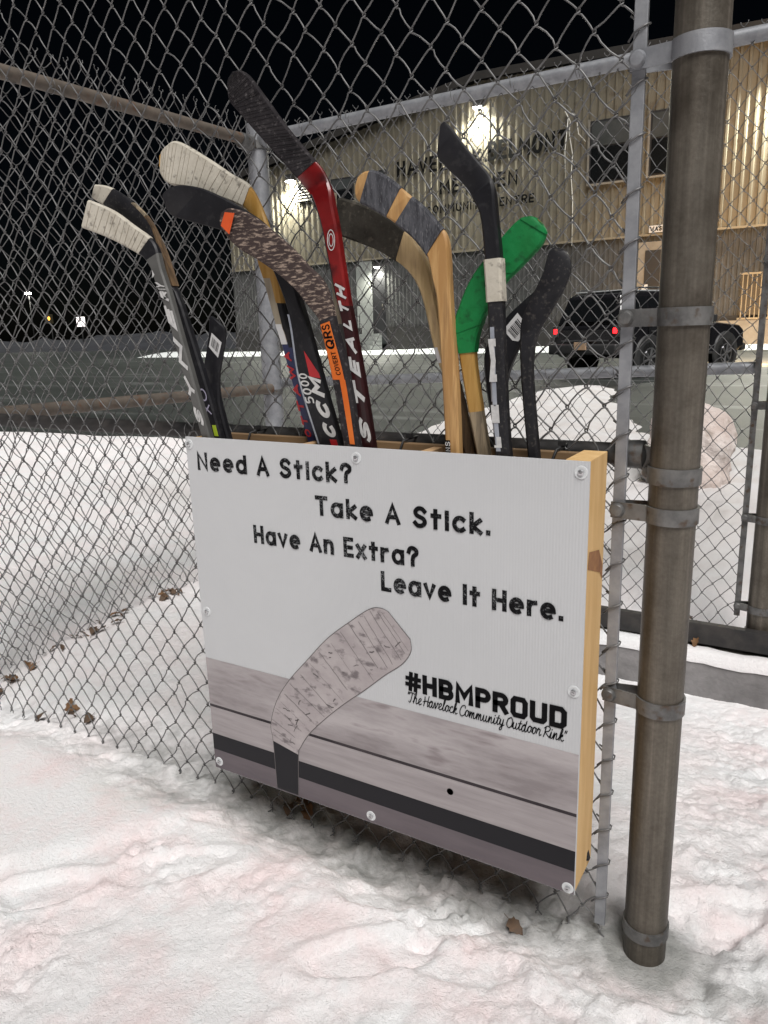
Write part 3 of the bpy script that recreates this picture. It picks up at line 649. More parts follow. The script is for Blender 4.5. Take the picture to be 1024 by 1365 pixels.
# printed picture
yp = YF-.0004
def flat(x0, x1, z0, z1, l): return MB().add([(x0,YF-l,z0),(x1,YF-l,z0),(x1,YF-l,z1),(x0,YF-l,z1)], [(0,1,2,3)])
pr1 = flat(X0+.001, X1-.001, .313, .426, .0004).build('printed_plank', M['plank_print'], panel); pr2 = flat(X0+.001, X1-.001, .241, .309, .0004).build('printed_plank', M['plank_print2'], panel)
flat(X0+.001, X1-.001, .3095, .3155, .0006).build('printed_groove', M['groove_print'], panel)
flat(X0+.001, X1-.001, .2035, .243, .0006).build('printed_band', M['band_print'], panel)
flat(X0+.001, X1-.001, Z0+.001, .2035, .0004).build('printed_sill', M['sill_print'], panel)
BL = [(-.947,.160),(-.949,.268),(-.952,.310),(-.932,.368),(-.896,.422),(-.846,.478),(-.794,.534),(-.739,.579),(-.697,.610),(-.673,.617),(-.655,.613)]
BR = [(-.891,.160),(-.885,.255),(-.877,.278),(-.851,.317),(-.809,.361),(-.763,.404),(-.714,.445),(-.668,.486),(-.630,.517),(-.611,.546),(-.6125,.570)]
def cr(P, t):
    i = int(max(0, min(len(P)-2, math.floor(t)))); u = t-i
    p0, p1, p2, p3 = P[max(i-1,0)], P[i], P[i+1], P[min(i+2, len(P)-1)]
    return tuple(.5*((2*p1[d]) + (-p0[d]+p2[d])*u + (2*p0[d]-5*p1[d]+4*p2[d]-p3[d])*u*u + (-p0[d]+3*p1[d]-3*p2[d]+p3[d])*u**3) for d in range(len(p1)))
def flat_ribbon(L_, R_, t0, t1, n, l, grow=0.0):
    b_ = MB()
    for k in range(n+1):
        t = t0+(t1-t0)*k/n; a, c = cr(L_, t), cr(R_, t); dx, dz = c[0]-a[0], c[1]-a[1]; q = math.hypot(dx, dz) or 1
        b_.v += [(a[0]-dx/q*grow, YF-l, a[1]-dz/q*grow), (c[0]+dx/q*grow, YF-l, c[1]+dz/q*grow)]
    b_.f = [(2*i, 2*i+1, 2*i+3, 2*i+2) for i in range(n)]; return b_
flat_ribbon(BL, BR, 0, 10.0, 60, .0009, .0016).build('printed_blade_edge', M['blade_print_edge'], panel)
flat_ribbon(BL, BR, 0, 1.05, 12, .0012).build('printed_heel', M['band_print'], panel)
flat_ribbon(BL, BR, 1.05, 9.85, 60, .0012).build('printed_tape', M['blade_print'], panel)
rt = random.Random(4); tl = MB()
t = 1.35
while t < 9.3:
    a, c = cr(BL, t), cr(BR, t+rt.uniform(-.06,.06)); s0 = rt.uniform(0, .1); s1 = rt.uniform(.75, 1.0); w_ = rt.uniform(.0004, .0010)
    p0 = (a[0]+(c[0]-a[0])*s0, a[1]+(c[1]-a[1])*s0); p1 = (a[0]+(c[0]-a[0])*s1, a[1]+(c[1]-a[1])*s1)
    pts = [(p0[0]+(p1[0]-p0[0])*k/8 + rt.uniform(-.0006,.0006), p0[1]+(p1[1]-p0[1])*k/8 + rt.uniform(-.0006,.0006)) for k in range(9)]
    strokes_mesh(tl, pts, w_, lambda x, y, l: (x, YF-.0016, y), 0); t += rt.uniform(.34, .55)
for k in range(22):       # printed puck scuffs
    t = rt.uniform(1.6, 8.5); a, c = cr(BL, t), cr(BR, t); s0 = rt.uniform(.15, .85); px, pz = a[0]+(c[0]-a[0])*s0, a[1]+(c[1]-a[1])*s0; an = rt.uniform(-1.2, .6); ln = rt.uniform(.004, .018)
    pts = [(px+ln*q*math.cos(an)+rt.uniform(-.001,.001), pz-ln*q*math.sin(an)+rt.uniform(-.001,.001)) for q in (0,.33,.66,1)]
    strokes_mesh(tl, pts, rt.uniform(.0008,.0024), lambda x, y, l: (x, YF-.0017, y), 0)
tl.build('printed_tape_lines', M['blade_print_edge'], panel)
MB().lathe([(.001,-.0009),(.0065,-.0009)], (-.535, YF, .283), 'Y', 16).build('printed_screw', M['groove_print'], panel)
# distressed ink
def ink_mat():
    m = bpy.data.materials.new('ink_worn'); m.use_nodes = True; nt = m.node_tree; N = nt.nodes; L = nt.links; p = N['Principled BSDF']
    tc = N.new('ShaderNodeTexCoord'); n = N.new('ShaderNodeTexNoise'); n.inputs['Scale'].default_value = 420; n.inputs['Detail'].default_value = 3; n.inputs['Distortion'].default_value = 1.2; L.new(tc.outputs['Object'], n.inputs['Vector'])
    n2 = N.new('ShaderNodeTexNoise'); n2.inputs['Scale'].default_value = 16; L.new(tc.outputs['Object'], n2.inputs['Vector'])
    ad = N.new('ShaderNodeMath'); ad.operation = 'MULTIPLY_ADD'; ad.inputs[1].default_value = .34; L.new(n2.outputs[0], ad.inputs[0]); L.new(n.outputs[0], ad.inputs[2])
    r = N.new('ShaderNodeValToRGB'); r.color_ramp.elements[0].position = .77; r.color_ramp.elements[1].position = .84; r.color_ramp.elements[0].color = (.007,.007,.008,1); r.color_ramp.elements[1].color = (.24,.25,.26,1)
    L.new(ad.outputs[0], r.inputs[0]); L.new(r.outputs[0], p.inputs['Base Color']); p.inputs['Roughness'].default_value = .5; p.inputs['Specular IOR Level'].default_value = .05; return m
M['ink_worn'] = ink_mat()
def on_panel(x0, z0): return lambda x, y, l: (x0+x, YF-.0006-l, z0+y)
for txt, x0, z0, wd in (('Need A Stick?', -1.099, .8435, .375), ('Take A Stick.', -.808, .778, .350), ('Have An Extra?', -.962, .7055, .370), ('Leave It Here.', -.669, .6515, .335)):
    lay(write(txt, on_panel(x0, z0), .0385, wd, .205, .19), M['ink_worn'], panel)
GB = dict(GL); GB['O'] = (.62, [[(.10,0),(.52,0),(.62,.16),(.62,.84),(.52,1),(.10,1),(0,.84),(0,.16),(.10,0)]]); GB['U'] = (.60, [[(0,1),(0,.14),(.10,0),(.50,0),(.60,.14),(.60,1)]]); GB['D'] = (.58, [[(0,0),(0,1),(.44,1),(.58,.84),(.58,.16),(.44,0),(0,0)]])
lay(write('#', on_panel(-.624, .4655), .0395, .033, .20, .14, gl=GB), M['ink_black'], panel); lay(write('HBMPROUD', on_panel(-.588, .4655), .0395, .265, .24, .14, gl=GB), M['ink_black'], panel)
lay(write('"The Havelock Community Outdoor Rink"', on_panel(-.622, .4425), .0205, .298, .085, -.07, .18, gl=SCR), M['ink_black'], panel)
for (x, z) in [(-1.118,.896),(-.713,.892),(-.313,.894),(-1.110,.535),(-.313,.536),(-1.113,.174),(-.710,.172),(-.312,.167)]:
    o = MB().lathe([(.0105,-.0001),(.0102,-.0012),(.0075,-.0016),(.0060,-.0010)], (x, YF, z), 'Y', 22).build('washer', M['clear_washer'], panel, 'auto')
    MB().lathe([(.0048,-.0004),(.0046,-.0034),(.0030,-.0044),(.0010,-.0046)], (x, YF, z), 'Y', 14).build('screw', M['zinc'], o, 'auto')
    MB().box(x-.0022, x+.0022, YF-.0051, YF-.0044, z-.0005, z+.0005).build('screw_slot', M['rubber'], o)
for x in (-.375, -1.02, -.66):
    pts = [(x-.020, YB-.030, Z1-.055), (x-.008, YB-.0215, Z1-.015), (x-.002, YB-.020, Z1+.002), (x, YB+.004, Z1+.004), (x, YB+.042, Z1+.005), (x+.002, YB+.062, Z1-.020), (x+.001, YB+.03, Z1-.045)]
    prt(MB().tube(pts, .0024, 6), 'cable_tie', 'rubber', box, True)
    prt(MB().box(x-.005, x+.005, YB-.005, YB+.007, Z1+.0065, Z1+.0145, .001), 'tie_head', 'rubber')
rebase(box, (-.71, 1.14, .156))

# ---------------------------------------------------------------- hockey sticks
FLOOR = Z0 + .0255
def bary(P, t):       # edge curve with straight extension below the first station
    if t < 0:
        return tuple(P[0][d] + (P[0][d]-P[1][d])*(-t) for d in (0,1))
    return cr(P, t)
class Stick:
    def __init__(s, name, label, y, st, th=.019, heel=4, bl=.007, curve=.0, cat='hockey stick'):
        s.L = [(a[0], a[1]) for a in st]; s.R = [(a[2], a[3]) for a in st]; s.n = len(st)-1; s.y = y; s.th = th; s.heel = heel; s.bl = bl; s.curve = curve
        zc0 = (s.L[0][1]+s.R[0][1])/2; zc1 = (s.L[1][1]+s.R[1][1])/2; s.t0 = -(zc0-FLOOR)/(zc1-zc0)
        xb = (bary(s.L, s.t0)[0]+bary(s.R, s.t0)[0])/2
        s.base = (xb, y, FLOOR); s.root = empty(name, s.base); tag(s.root, label, cat, 'hockey sticks standing in the box')
    def half(s, t): 
        q = min(1, max(0, (t-s.heel+.8)/1.6)); q = q*q*(3-2*q); return (s.th + (s.bl-s.th)*q)/2
    def yo(s, t):
        q = max(0, t-s.heel)/max(1, s.n-s.heel); return s.curve*q*q
    def sweep(s, nm, m, t0, t1, grow=0.0, s0=0.0, s1=1.0, steps=None, parent=None, front=None, skew=0.0):
        t0 = s.t0 if t0 is None else t0; t1 = s.n if t1 is None else t1
        steps = steps or max(4, int(abs(t1-max(t0,0))*7)+3); b_ = MB(); rings = 0
        for k in range(steps+1):
            q = k/steps; ring = []
            ta = t0 + (t1-t0)*q; tl_ = min(s.n, max(s.t0, ta)); tr = min(s.n, max(s.t0, ta+skew*(1 - q if t1 >= s.n-.05 else 1)))
            a, c = bary(s.L, tl_), bary(s.R, tr); dx, dz = c[0]-a[0], c[1]-a[1]; wd = math.hypot(dx, dz) or 1e-6
            g = grow/wd; hh = s.half(ta)+grow; yy = s.yo(ta)
            ch = min(.35, .0035/wd); A, B = s0-g, s1+g; hc = hh*.45 if hh < .006 else hh-.0035
            for (u, v) in ((A+ch,-hh),(B-ch,-hh),(B,-hc),(B,hc),(B-ch,hh),(A+ch,hh),(A,hc),(A,-hc)):
                if front is not None: v = -hh-front if v < 0 else -hh+.0002
                ring.append((a[0]+dx*u-s.base[0], yy+v, a[1]+dz*u-s.base[2]))
            b_.v += ring; rings += 1
        for i in range(rings-1):
            for k in range(8): k2 = (k+1) % 8; b_.f.append((i*8+k, i*8+k2, (i+1)*8+k2, (i+1)*8+k))
        b_.f.append(tuple(range(7, -1, -1))); b_.f.append(tuple((rings-1)*8+k for k in range(8)))
        return b_.build(nm, M[m], parent or s.root, 'auto')
    def put(s, t0, t1, s0, s1, lift=.0008, flip=False):
        """maps text (x: 0..1 along the shaft from t0 to t1, y: 0..1 across) to the front face"""
        def f(x, y, l):
            t = t0+(t1-t0)*x; a, c = bary(s.L, t), bary(s.R, t); u = s1+(s0-s1)*y
            return (a[0]+(c[0]-a[0])*u-s.base[0], s.yo(t)-s.half(t)-lift-l, a[1]+(c[1]-a[1])*u-s.base[2])
        return f
    def text(s, txt, m, t0, t1, s0, s1, parent, thick=.2, gap=.22, slant=0):
        P = s.put(t0, t1, s0, s1); adv = sum(GL[c][0]+gap+(thick if c != ' ' else 0) for c in txt)-gap; mb = MB(); x = 0; k = 0
        a, c = bary(s.L, t0), bary(s.L, t1); ln = math.hypot(a[0]-c[0], a[1]-c[1]); e, d = bary(s.L, t0), bary(s.R, t0); hgt = abs(s1-s0)*math.hypot(e[0]-d[0], e[1]-d[1])
        for ch in txt:
            for stp in GL[ch][1]:
                pts = [((x+thick/2+q[0]+slant*q[1])/adv*ln, (q[1]*(1-thick)+thick/2)*hgt) for q in stp]
                strokes_mesh(mb, pts, thick*hgt, lambda X, Y, l: P(X/ln, Y/hgt, l), (k % 4)*.0002); k += 1
            x += GL[ch][0]+gap+(thick if ch != ' ' else 0)
        return mb.build('lettering', M[m], parent)
    def quad(s, nm, m, pts, lift, parent, t):
        yy = s.yo(t)-s.half(t)-lift
        return MB().add([(p[0]-s.base[0], yy, p[1]-s.base[2]) for p in pts], [tuple(range(len(pts)))]).build(nm, M[m], parent)
    def ribs(s, m, t0, t1, step, parent, grow=.0014, wdt=.05, s0=.04, s1=.96):
        """raised seams of tape wraps"""
        mb = MB(); t = t0; r_ = random.Random(int(t0*100)+s.n); k = 0
        while t < t1:
            pts = []
            tt2 = t + r_.uniform(-.05, .05)
            a, c = bary(s.L, t), bary(s.R, min(s.n, tt2)); yy = s.yo(t)-s.half(t)-grow-.0002
            for q in range(5): 
                u = s0+(s1-s0)*q/4; pts.append((a[0]+(c[0]-a[0])*u-s.base[0], yy, a[1]+(c[1]-a[1])*u-s.base[2]))
            mb.tube(pts, .0004, 4); t += step*r_.uniform(.7, 1.3); k += 1
        return mb.build('tape_seam', M[m], parent)
def barcode(S, quad, t, lift, parent):
    lab = S.quad('price_label', 'label_white', quad, lift, parent, t)
    a, b_, c, d = [Vector(p) for p in quad]; r_ = random.Random(2); u = .16; mb = MB(); yy = S.yo(t)-S.half(t)-lift-.0004
    while u < .84:
        w_ = r_.choice((.02,.035,.05)); 
        def pt(u_, v_): p = (a+(b_-a)*u_)*(1-v_) + (d+(c-d)*u_)*v_; return (p.x-S.base[0], yy, p.y-S.base[2])
        mb.add([pt(u,.2), pt(u+w_,.2), pt(u+w_,.78), pt(u,.78)], [(0,1,2,3)]); u += w_+r_.choice((.025,.035,.05))
    mb.build('bar_code', M['ink_black'], lab)

# each station: left x, left z, right x, right z (metres) from the box rim up to the blade tip
ST = {
 'A1': (1.112, [(-1.099, 0.917, -1.075, 0.913), (-1.13, 1.025, -1.106, 1.026), (-1.172, 1.181, -1.147, 1.18), (-1.185, 1.208, -1.155, 1.206), (-1.197, 1.244, -1.167, 1.242), (-1.219, 1.267, -1.181, 1.29), (-1.264, 1.291, -1.237, 1.328), (-1.318, 1.315, -1.287, 1.36), (-1.376, 1.336, -1.347, 1.385)]),
 'A2': (1.138, [(-1.1, 0.909, -1.069, 0.909), (-1.12, 1.006, -1.095, 1.007), (-1.176, 1.182, -1.15, 1.181), (-1.185, 1.209, -1.164, 1.205), (-1.201, 1.26, -1.182, 1.259), (-1.222, 1.306, -1.201, 1.305), (-1.242, 1.32, -1.218, 1.337), (-1.286, 1.346, -1.244, 1.364), (-1.322, 1.369, -1.283, 1.394), (-1.354, 1.387, -1.323, 1.413), (-1.366, 1.396, -1.353, 1.419)]),
 'A3': (1.163, [(-1.099, 0.904, -1.072, 0.906), (-1.108, 0.957, -1.085, 0.954), (-1.119, 0.998, -1.09, 0.989), (-1.131, 1.034, -1.086, 1.034), (-1.12, 1.073, -1.072, 1.078), (-1.109, 1.113, -1.064, 1.118), (-1.106, 1.141, -1.085, 1.139), (-1.103, 1.148, -1.101, 1.148)]),
 'B1': (1.165, [(-0.869, 0.905, -0.841, 0.901), (-0.919, 1.089, -0.89, 1.089), (-0.931, 1.127, -0.902, 1.126), (-0.953, 1.207, -0.915, 1.204), (-0.966, 1.248, -0.926, 1.245), (-0.969, 1.302, -0.936, 1.302), (-0.989, 1.341, -0.969, 1.372), (-1.057, 1.371, -1.02, 1.405), (-1.114, 1.391, -1.084, 1.445), (-1.17, 1.404, -1.144, 1.477), (-1.189, 1.419, -1.173, 1.472), (-1.192, 1.436, -1.187, 1.46)]),
 'B2': (1.14, [(-0.824, 0.905, -0.775, 0.906), (-0.862, 1.025, -0.81, 1.025), (-0.875, 1.128, -0.838, 1.124), (-0.893, 1.189, -0.86, 1.194), (-0.928, 1.253, -0.876, 1.253), (-0.971, 1.283, -0.921, 1.302), (-1.026, 1.302, -0.966, 1.332), (-1.094, 1.322, -1.008, 1.355), (-1.146, 1.338, -1.067, 1.381), (-1.162, 1.352, -1.115, 1.392), (-1.165, 1.366, -1.143, 1.391), (-1.164, 1.374, -1.157, 1.384)]),
 'B3': (1.113, [(-0.75, 0.913, -0.718, 0.912), (-0.768, 1.027, -0.733, 1.027), (-0.787, 1.113, -0.758, 1.12), (-0.794, 1.134, -0.763, 1.145), (-0.815, 1.157, -0.773, 1.177), (-0.84, 1.183, -0.787, 1.202), (-0.882, 1.215, -0.811, 1.223), (-0.924, 1.241, -0.835, 1.247), (-0.963, 1.262, -0.878, 1.282), (-0.99, 1.285, -0.918, 1.31), (-1.002, 1.304, -0.948, 1.326), (-1.002, 1.313, -0.976, 1.333), (-0.996, 1.323, -0.989, 1.329)]),
 'C': (1.128, [(-0.724, 0.909, -0.696, 0.909), (-0.74, 1.026, -0.713, 1.026), (-0.751, 1.112, -0.728, 1.111), (-0.764, 1.171, -0.739, 1.169), (-0.776, 1.232, -0.748, 1.23), (-0.786, 1.283, -0.755, 1.281), (-0.797, 1.317, -0.762, 1.317), (-0.81, 1.339, -0.767, 1.346), (-0.827, 1.36, -0.782, 1.376), (-0.856, 1.392, -0.8, 1.396), (-0.89, 1.427, -0.828, 1.426), (-0.922, 1.46, -0.857, 1.46), (-0.957, 1.497, -0.889, 1.501), (-0.97, 1.514, -0.919, 1.539), (-0.97, 1.534, -0.936, 1.553), (-0.963, 1.544, -0.95, 1.554)]),
 'C2': (1.166, [(-0.765, 0.904, -0.755, 0.905), (-0.793, 1.123, -0.782, 1.123), (-0.801, 1.23, -0.789, 1.229), (-0.793, 1.347, -0.784, 1.346)]),
 'D1': (1.163, [(-0.535, 0.901, -0.515, 0.902), (-0.565, 1.007, -0.544, 1.014), (-0.582, 1.05, -0.559, 1.054), (-0.594, 1.089, -0.571, 1.092), (-0.609, 1.151, -0.586, 1.158), (-0.622, 1.184, -0.596, 1.199), (-0.638, 1.204, -0.61, 1.231), (-0.663, 1.224, -0.645, 1.27), (-0.704, 1.247, -0.7, 1.307), (-0.773, 1.274, -0.768, 1.334), (-0.779, 1.281, -0.776, 1.329)]),
 'D2': (1.125, [(-0.551, 0.908, -0.526, 0.909), (-0.557, 1.035, -0.531, 1.035), (-0.564, 1.148, -0.54, 1.147), (-0.571, 1.182, -0.543, 1.216), (-0.582, 1.222, -0.548, 1.251), (-0.604, 1.249, -0.56, 1.267), (-0.625, 1.267, -0.582, 1.292), (-0.658, 1.29, -0.608, 1.314), (-0.686, 1.307, -0.643, 1.342), (-0.704, 1.316, -0.671, 1.359), (-0.712, 1.326, -0.691, 1.362), (-0.711, 1.337, -0.703, 1.356)]),
 'E': (1.112, [(-0.457, 0.911, -0.432, 0.912), (-0.464, 0.989, -0.439, 0.99), (-0.471, 1.143, -0.447, 1.144), (-0.476, 1.21, -0.451, 1.211), (-0.483, 1.27, -0.458, 1.27), (-0.495, 1.295, -0.463, 1.311), (-0.511, 1.319, -0.473, 1.331), (-0.538, 1.345, -0.49, 1.351), (-0.554, 1.364, -0.511, 1.376), (-0.552, 1.377, -0.531, 1.402), (-0.546, 1.403, -0.539, 1.409)]),
 'F': (1.14, [(-0.502, 0.905, -0.48, 0.905), (-0.516, 0.973, -0.493, 0.976), (-0.533, 1.067, -0.506, 1.069), (-0.539, 1.116, -0.495, 1.117), (-0.531, 1.147, -0.482, 1.141), (-0.514, 1.181, -0.458, 1.173), (-0.488, 1.213, -0.433, 1.196), (-0.461, 1.242, -0.41, 1.217), (-0.436, 1.264, -0.398, 1.231), (-0.418, 1.268, -0.395, 1.246), (-0.408, 1.265, -0.4, 1.256)]),
 'G1': (1.167, [(-0.473, 0.901, -0.452, 0.903), (-0.493, 0.983, -0.466, 0.984), (-0.501, 1.045, -0.459, 1.033), (-0.496, 1.081, -0.441, 1.075), (-0.466, 1.121, -0.426, 1.103), (-0.434, 1.149, -0.403, 1.131), (-0.411, 1.166, -0.396, 1.153)]),
 'G2': (1.135, [(-0.411, 0.906, -0.393, 0.906), (-0.422, 1.003, -0.404, 1.004), (-0.426, 1.056, -0.407, 1.058), (-0.428, 1.086, -0.399, 1.096), (-0.426, 1.119, -0.38, 1.128), (-0.411, 1.152, -0.361, 1.16), (-0.396, 1.183, -0.352, 1.191), (-0.388, 1.213, -0.359, 1.213), (-0.382, 1.222, -0.371, 1.22)]),
}
S = Stick('hockey_stick', 'grey SYNERGY stick with white tape on its drooping blade tip', ST['A1'][0], ST['A1'][1], .017, 5, .008, -.012)
sh = S.sweep('shaft', 'grey_comp', None, 4.6); bl = S.sweep('blade', 'black_comp', 4.6, None); S.sweep('blade_tape', 'tape_white', 5.25, 8, .0012, parent=bl); S.ribs('beige_edge', 5.4, 7.9, .22, bl)
S.text('SYNERGY', 'print_white', .20, 3.2, .10, .90, sh, .32, .22, .2)
S.quad('printed_star', 'print_white', [cr(S.L, 3.45), (cr(S.L,3.6)[0]+.008, cr(S.L,3.6)[1]), (cr(S.L,3.75)[0]+.004, cr(S.L,3.75)[1]+.004)], .0009, sh, 3.5)
S = Stick('hockey_stick', 'black stick with brown chipped blade edge, behind the grey SYNERGY one', ST['A2'][0], ST['A2'][1], .017, 5, .008, -.012)
sh = S.sweep('shaft', 'black_comp', None, 4.4); bl = S.sweep('blade', 'black_scuff', 4.4, None); S.sweep('chipped_edge', 'wood_dark', 3.1, 6.4, .0003, .95, 1.0, parent=bl); S.sweep('chipped_edge', 'wood_worn', 6.4, 7.4, .0003, .95, 1.0, parent=bl); S.sweep('blade_tape', 'tape_white', 8.6, None, .001, parent=bl)
S.text('XO', 'print_lilac', .55, 1.0, .1, .8, sh, .16, .15); S.sweep('lime_stripe', 'lime', 0.0, .33, .0004, .42, .95, parent=sh, steps=5); S.sweep('pale_stripe', 'print_lilac', .0, .75, .0003, .18, .32, parent=sh)
S = Stick('hockey_stick', 'short black stick with white bar code label behind the grey SYNERGY one', ST['A3'][0], ST['A3'][1], .017, 2, .008, .006)
sh = S.sweep('shaft', 'black_comp', None, 1.6); bl = S.sweep('blade', 'black_comp', 1.6, None); barcode(S, [(-1.097, 1.115), (-1.072, 1.095), (-1.085, 1.065), (-1.108, 1.087)], 4, .0009, bl)
S = Stick('hockey_stick', 'wooden stick with dirty white taped blade and navy lower shaft', ST['B1'][0], ST['B1'][1], .018, 5, .008, -.012)
sh = S.sweep('shaft', 'navy', None, 1.05); S.sweep('shaft_wood', 'beige_edge', 1.05, 3.1); S.sweep('shaft_sleeve', 'black_comp', .95, 2.6, .0004, .50, 1.0, parent=sh)
bl = S.sweep('blade', 'wood_yellow', 3.1, None); S.sweep('blade_tape', 'tape_white', 6.1, 10.55, .0013, parent=bl); S.ribs('beige_edge', 6.3, 10.3, .25, bl)
S.sweep('wrap_label', 'label_white', 1.0, 2.0, .0008, 0, .62, parent=sh, steps=5); S.text('OTTAWA', 'print_red', .08, .90, .04, .58, sh, .26, .22)
S.sweep('yellow_edge', 'wood_yellow', 2.5, 3.4, .0006, .45, 1.0, parent=sh)
S = Stick('hockey_stick', 'black CCM 5000 stick with a plain matt black blade', ST['B2'][0], ST['B2'][1], .020, 4, .008, -.014)
sh = S.sweep('shaft', 'black_comp', None, 3.4); bl = S.sweep('blade', 'black_comp', 3.4, None)
S.text('5000', 'print_white', .66, 1.10, .08, .46, sh, .16, .2); S.text('CCM', 'print_white', .14, 1.02, .48, 1.0, sh, .33, .16, .2)
S.sweep('white_line', 'print_grey', 0.02, 2.2, .0003, .02, .07, parent=sh)
S.quad('red_flash', 'print_red', [cr(S.R,1.02), cr(S.R,1.10), (cr(S.L,1.5)[0]*.45+cr(S.R,1.5)[0]*.55, cr(S.R,1.5)[1]), (cr(S.L,1.05)[0]*.45+cr(S.R,1.05)[0]*.55, cr(S.R,1.05)[1])], .0006, sh, 1.2)
S.sweep('red_foot', 'print_red', -.10, .13, .0004, .56, .98, parent=sh, steps=4)
S = Stick('hockey_stick', 'brown flecked tape blade with orange tip on an orange COVERT QRS shaft', ST['B3'][0], ST['B3'][1], .019, 5, .009, -.010)
sh = S.sweep('shaft', 'tape_black', None, 2.5); bl = S.sweep('blade', 'tape_speck', 2.5, None); S.sweep('orange_panel', 'orange', 1.0, 2.2, .0005, .02, .86, parent=sh, steps=6); S.sweep('orange_streak', 'orange', .02, 1.0, .0005, .42, .90, parent=sh, steps=6)
S.text('COVERT', 'ink_black', 1.08, 1.48, .36, .66, sh, .14, .15); S.text('QRS', 'ink_black', 1.52, 2.1, .14, .72, sh, .17, .15, .1)
S.quad('orange_tip', 'orange_felt', [(-0.985, 1.327), (-0.962, 1.323), (-0.978, 1.288), (-0.997, 1.305)], .0012, bl, 11)
S = Stick('hockey_stick', 'tall red STEALTH stick with long black taped blade', ST['C'][0], ST['C'][1], .019, 7, .008, -.014)
sh = S.sweep('shaft', 'maroon', None, 2.7); S.sweep('red_shaft', 'red_paint', 2.7, 6.0, parent=None); bl = S.sweep('blade', 'red_paint', 6.0, None); S.sweep('blade_tape', 'tape_black', 8.35, None, .0010, parent=bl, skew=.45); S.ribs('black_scuff', 8.7, 15.0, .16, bl, .0010)
S.text('STEALTH', 'print_white', .06, 3.25, .22, 1.0, sh, .29, .26, .25); S.sweep('black_edge', 'black_comp', 2.9, 7.0, .0004, 0, .20, parent=sh)
em = MB(); 
for (rx, rz) in ((.0075,.0165),(.0045,.010)):
    c0 = ((cr(S.L,4.6)[0]*.45+cr(S.R,4.6)[0]*.55), cr(S.R,4.6)[1]); strokes_mesh(em, arc(c0[0], c0[1], rx, rz, 0, 360, 24), .0015, lambda x, y, l: (x-S.base[0], -S.half(4.6)-.0008, y-S.base[2]), 0)
em.build('printed_emblem', M['print_white'], sh)
S = Stick('hockey_stick', 'slim beige wooden shaft without a blade behind the red stick', ST['C2'][0], ST['C2'][1], .012, 9, .012)
S.sweep('shaft', 'grey_comp', None, 1.0); S.sweep('shaft_wood', 'beige_edge', 1.0, None)
S = Stick('hockey_stick', 'pale wooden stick with wide dark brown taped blade behind black banded one', ST['D1'][0], ST['D1'][1], .018, 6, .009, .0)
sh = S.sweep('shaft', 'wood_dark', None, 1.6); bl = S.sweep('blade', 'wood_pale', 1.6, None); S.sweep('blade_tape', 'tape_brown', 7.0, 9.85, .0012, parent=bl); S.sweep('peeling_label', 'label_white', 2.05, 2.75, .0006, 0, .45, parent=bl, steps=4)
S = Stick('hockey_stick', 'golden wooden stick with two black tape bands on its blade', ST['D2'][0], ST['D2'][1], .020, 4, .009, -.008)
sh = S.sweep('shaft', 'wood_warm', None, 3.0); bl = S.sweep('blade', 'wood_warm', 3.0, None); S.sweep('blade_tape', 'tape_grey', 4.05, 6.45, .0012, parent=bl, skew=.55); S.sweep('blade_tape', 'tape_grey', 6.95, 9.0, .0012, parent=bl, skew=.6)
S.sweep('shaft_label', 'ink_black', -.02, .22, .0006, 0, .5, parent=sh, steps=3); S.text('NS', 'label_white', .02, .2, .06, .42, sh, .16, .2)
S = Stick('hockey_stick', 'black stick with a white tape ring below its angled blade', ST['E'][0], ST['E'][1], .020, 5, .008, -.012)
sh = S.sweep('shaft', 'black_scuff', None, 3.0); bl = S.sweep('blade', 'black_comp', 3.0, None); S.sweep('tape_ring', 'tape_white', 2.03, 2.98, .0016, parent=sh)
S.sweep('grey_panel', 'print_grey', .12, 1.75, .0003, .03, .56, parent=sh); S.text('LEM', 'print_white', .13, 1.74, .04, .56, sh, .62, .12)
S = Stick('hockey_stick', 'wooden stick with a bright green taped blade', ST['F'][0], ST['F'][1], .019, 3, .010, .008)
sh = S.sweep('shaft', 'wood_worn', None, 1.05); S.sweep('shaft_wood', 'wood_yellow', 1.0, 2.05, .0002); bl = S.sweep('blade', 'wood_yellow', 2.05, None); S.sweep('blade_tape', 'tape_green', 2.02, None, .0016, parent=bl); S.sweep('tape_overlap', 'tape_green', 8.2, None, .0026, parent=bl, skew=.6); S.sweep('tape_overlap', 'tape_green', 5.2, 6.9, .0023, parent=bl, skew=.5); S.sweep('tape_overlap', 'tape_green', 2.6, 3.7, .0022, parent=bl, skew=.3)
S = Stick('hockey_stick', 'black stick with large bar code label on its blade, behind white ring stick', ST['G1'][0], ST['G1'][1], .016, 3, .008, .0)
sh = S.sweep('shaft', 'black_comp', None, 2.0); bl = S.sweep('blade', 'black_comp', 2.0, None); barcode(S, [(-0.468, 1.104), (-0.444, 1.13), (-0.425, 1.107), (-0.446, 1.081)], 4.4, .0009, bl)
S = Stick('hockey_stick', 'scuffed black stick with rounded blade next to the pine side board', ST['G2'][0], ST['G2'][1], .018, 3, .008, .010)
sh = S.sweep('shaft', 'black_scuff', None, 2.4); bl = S.sweep('blade', 'black_scuff', 2.4, None)

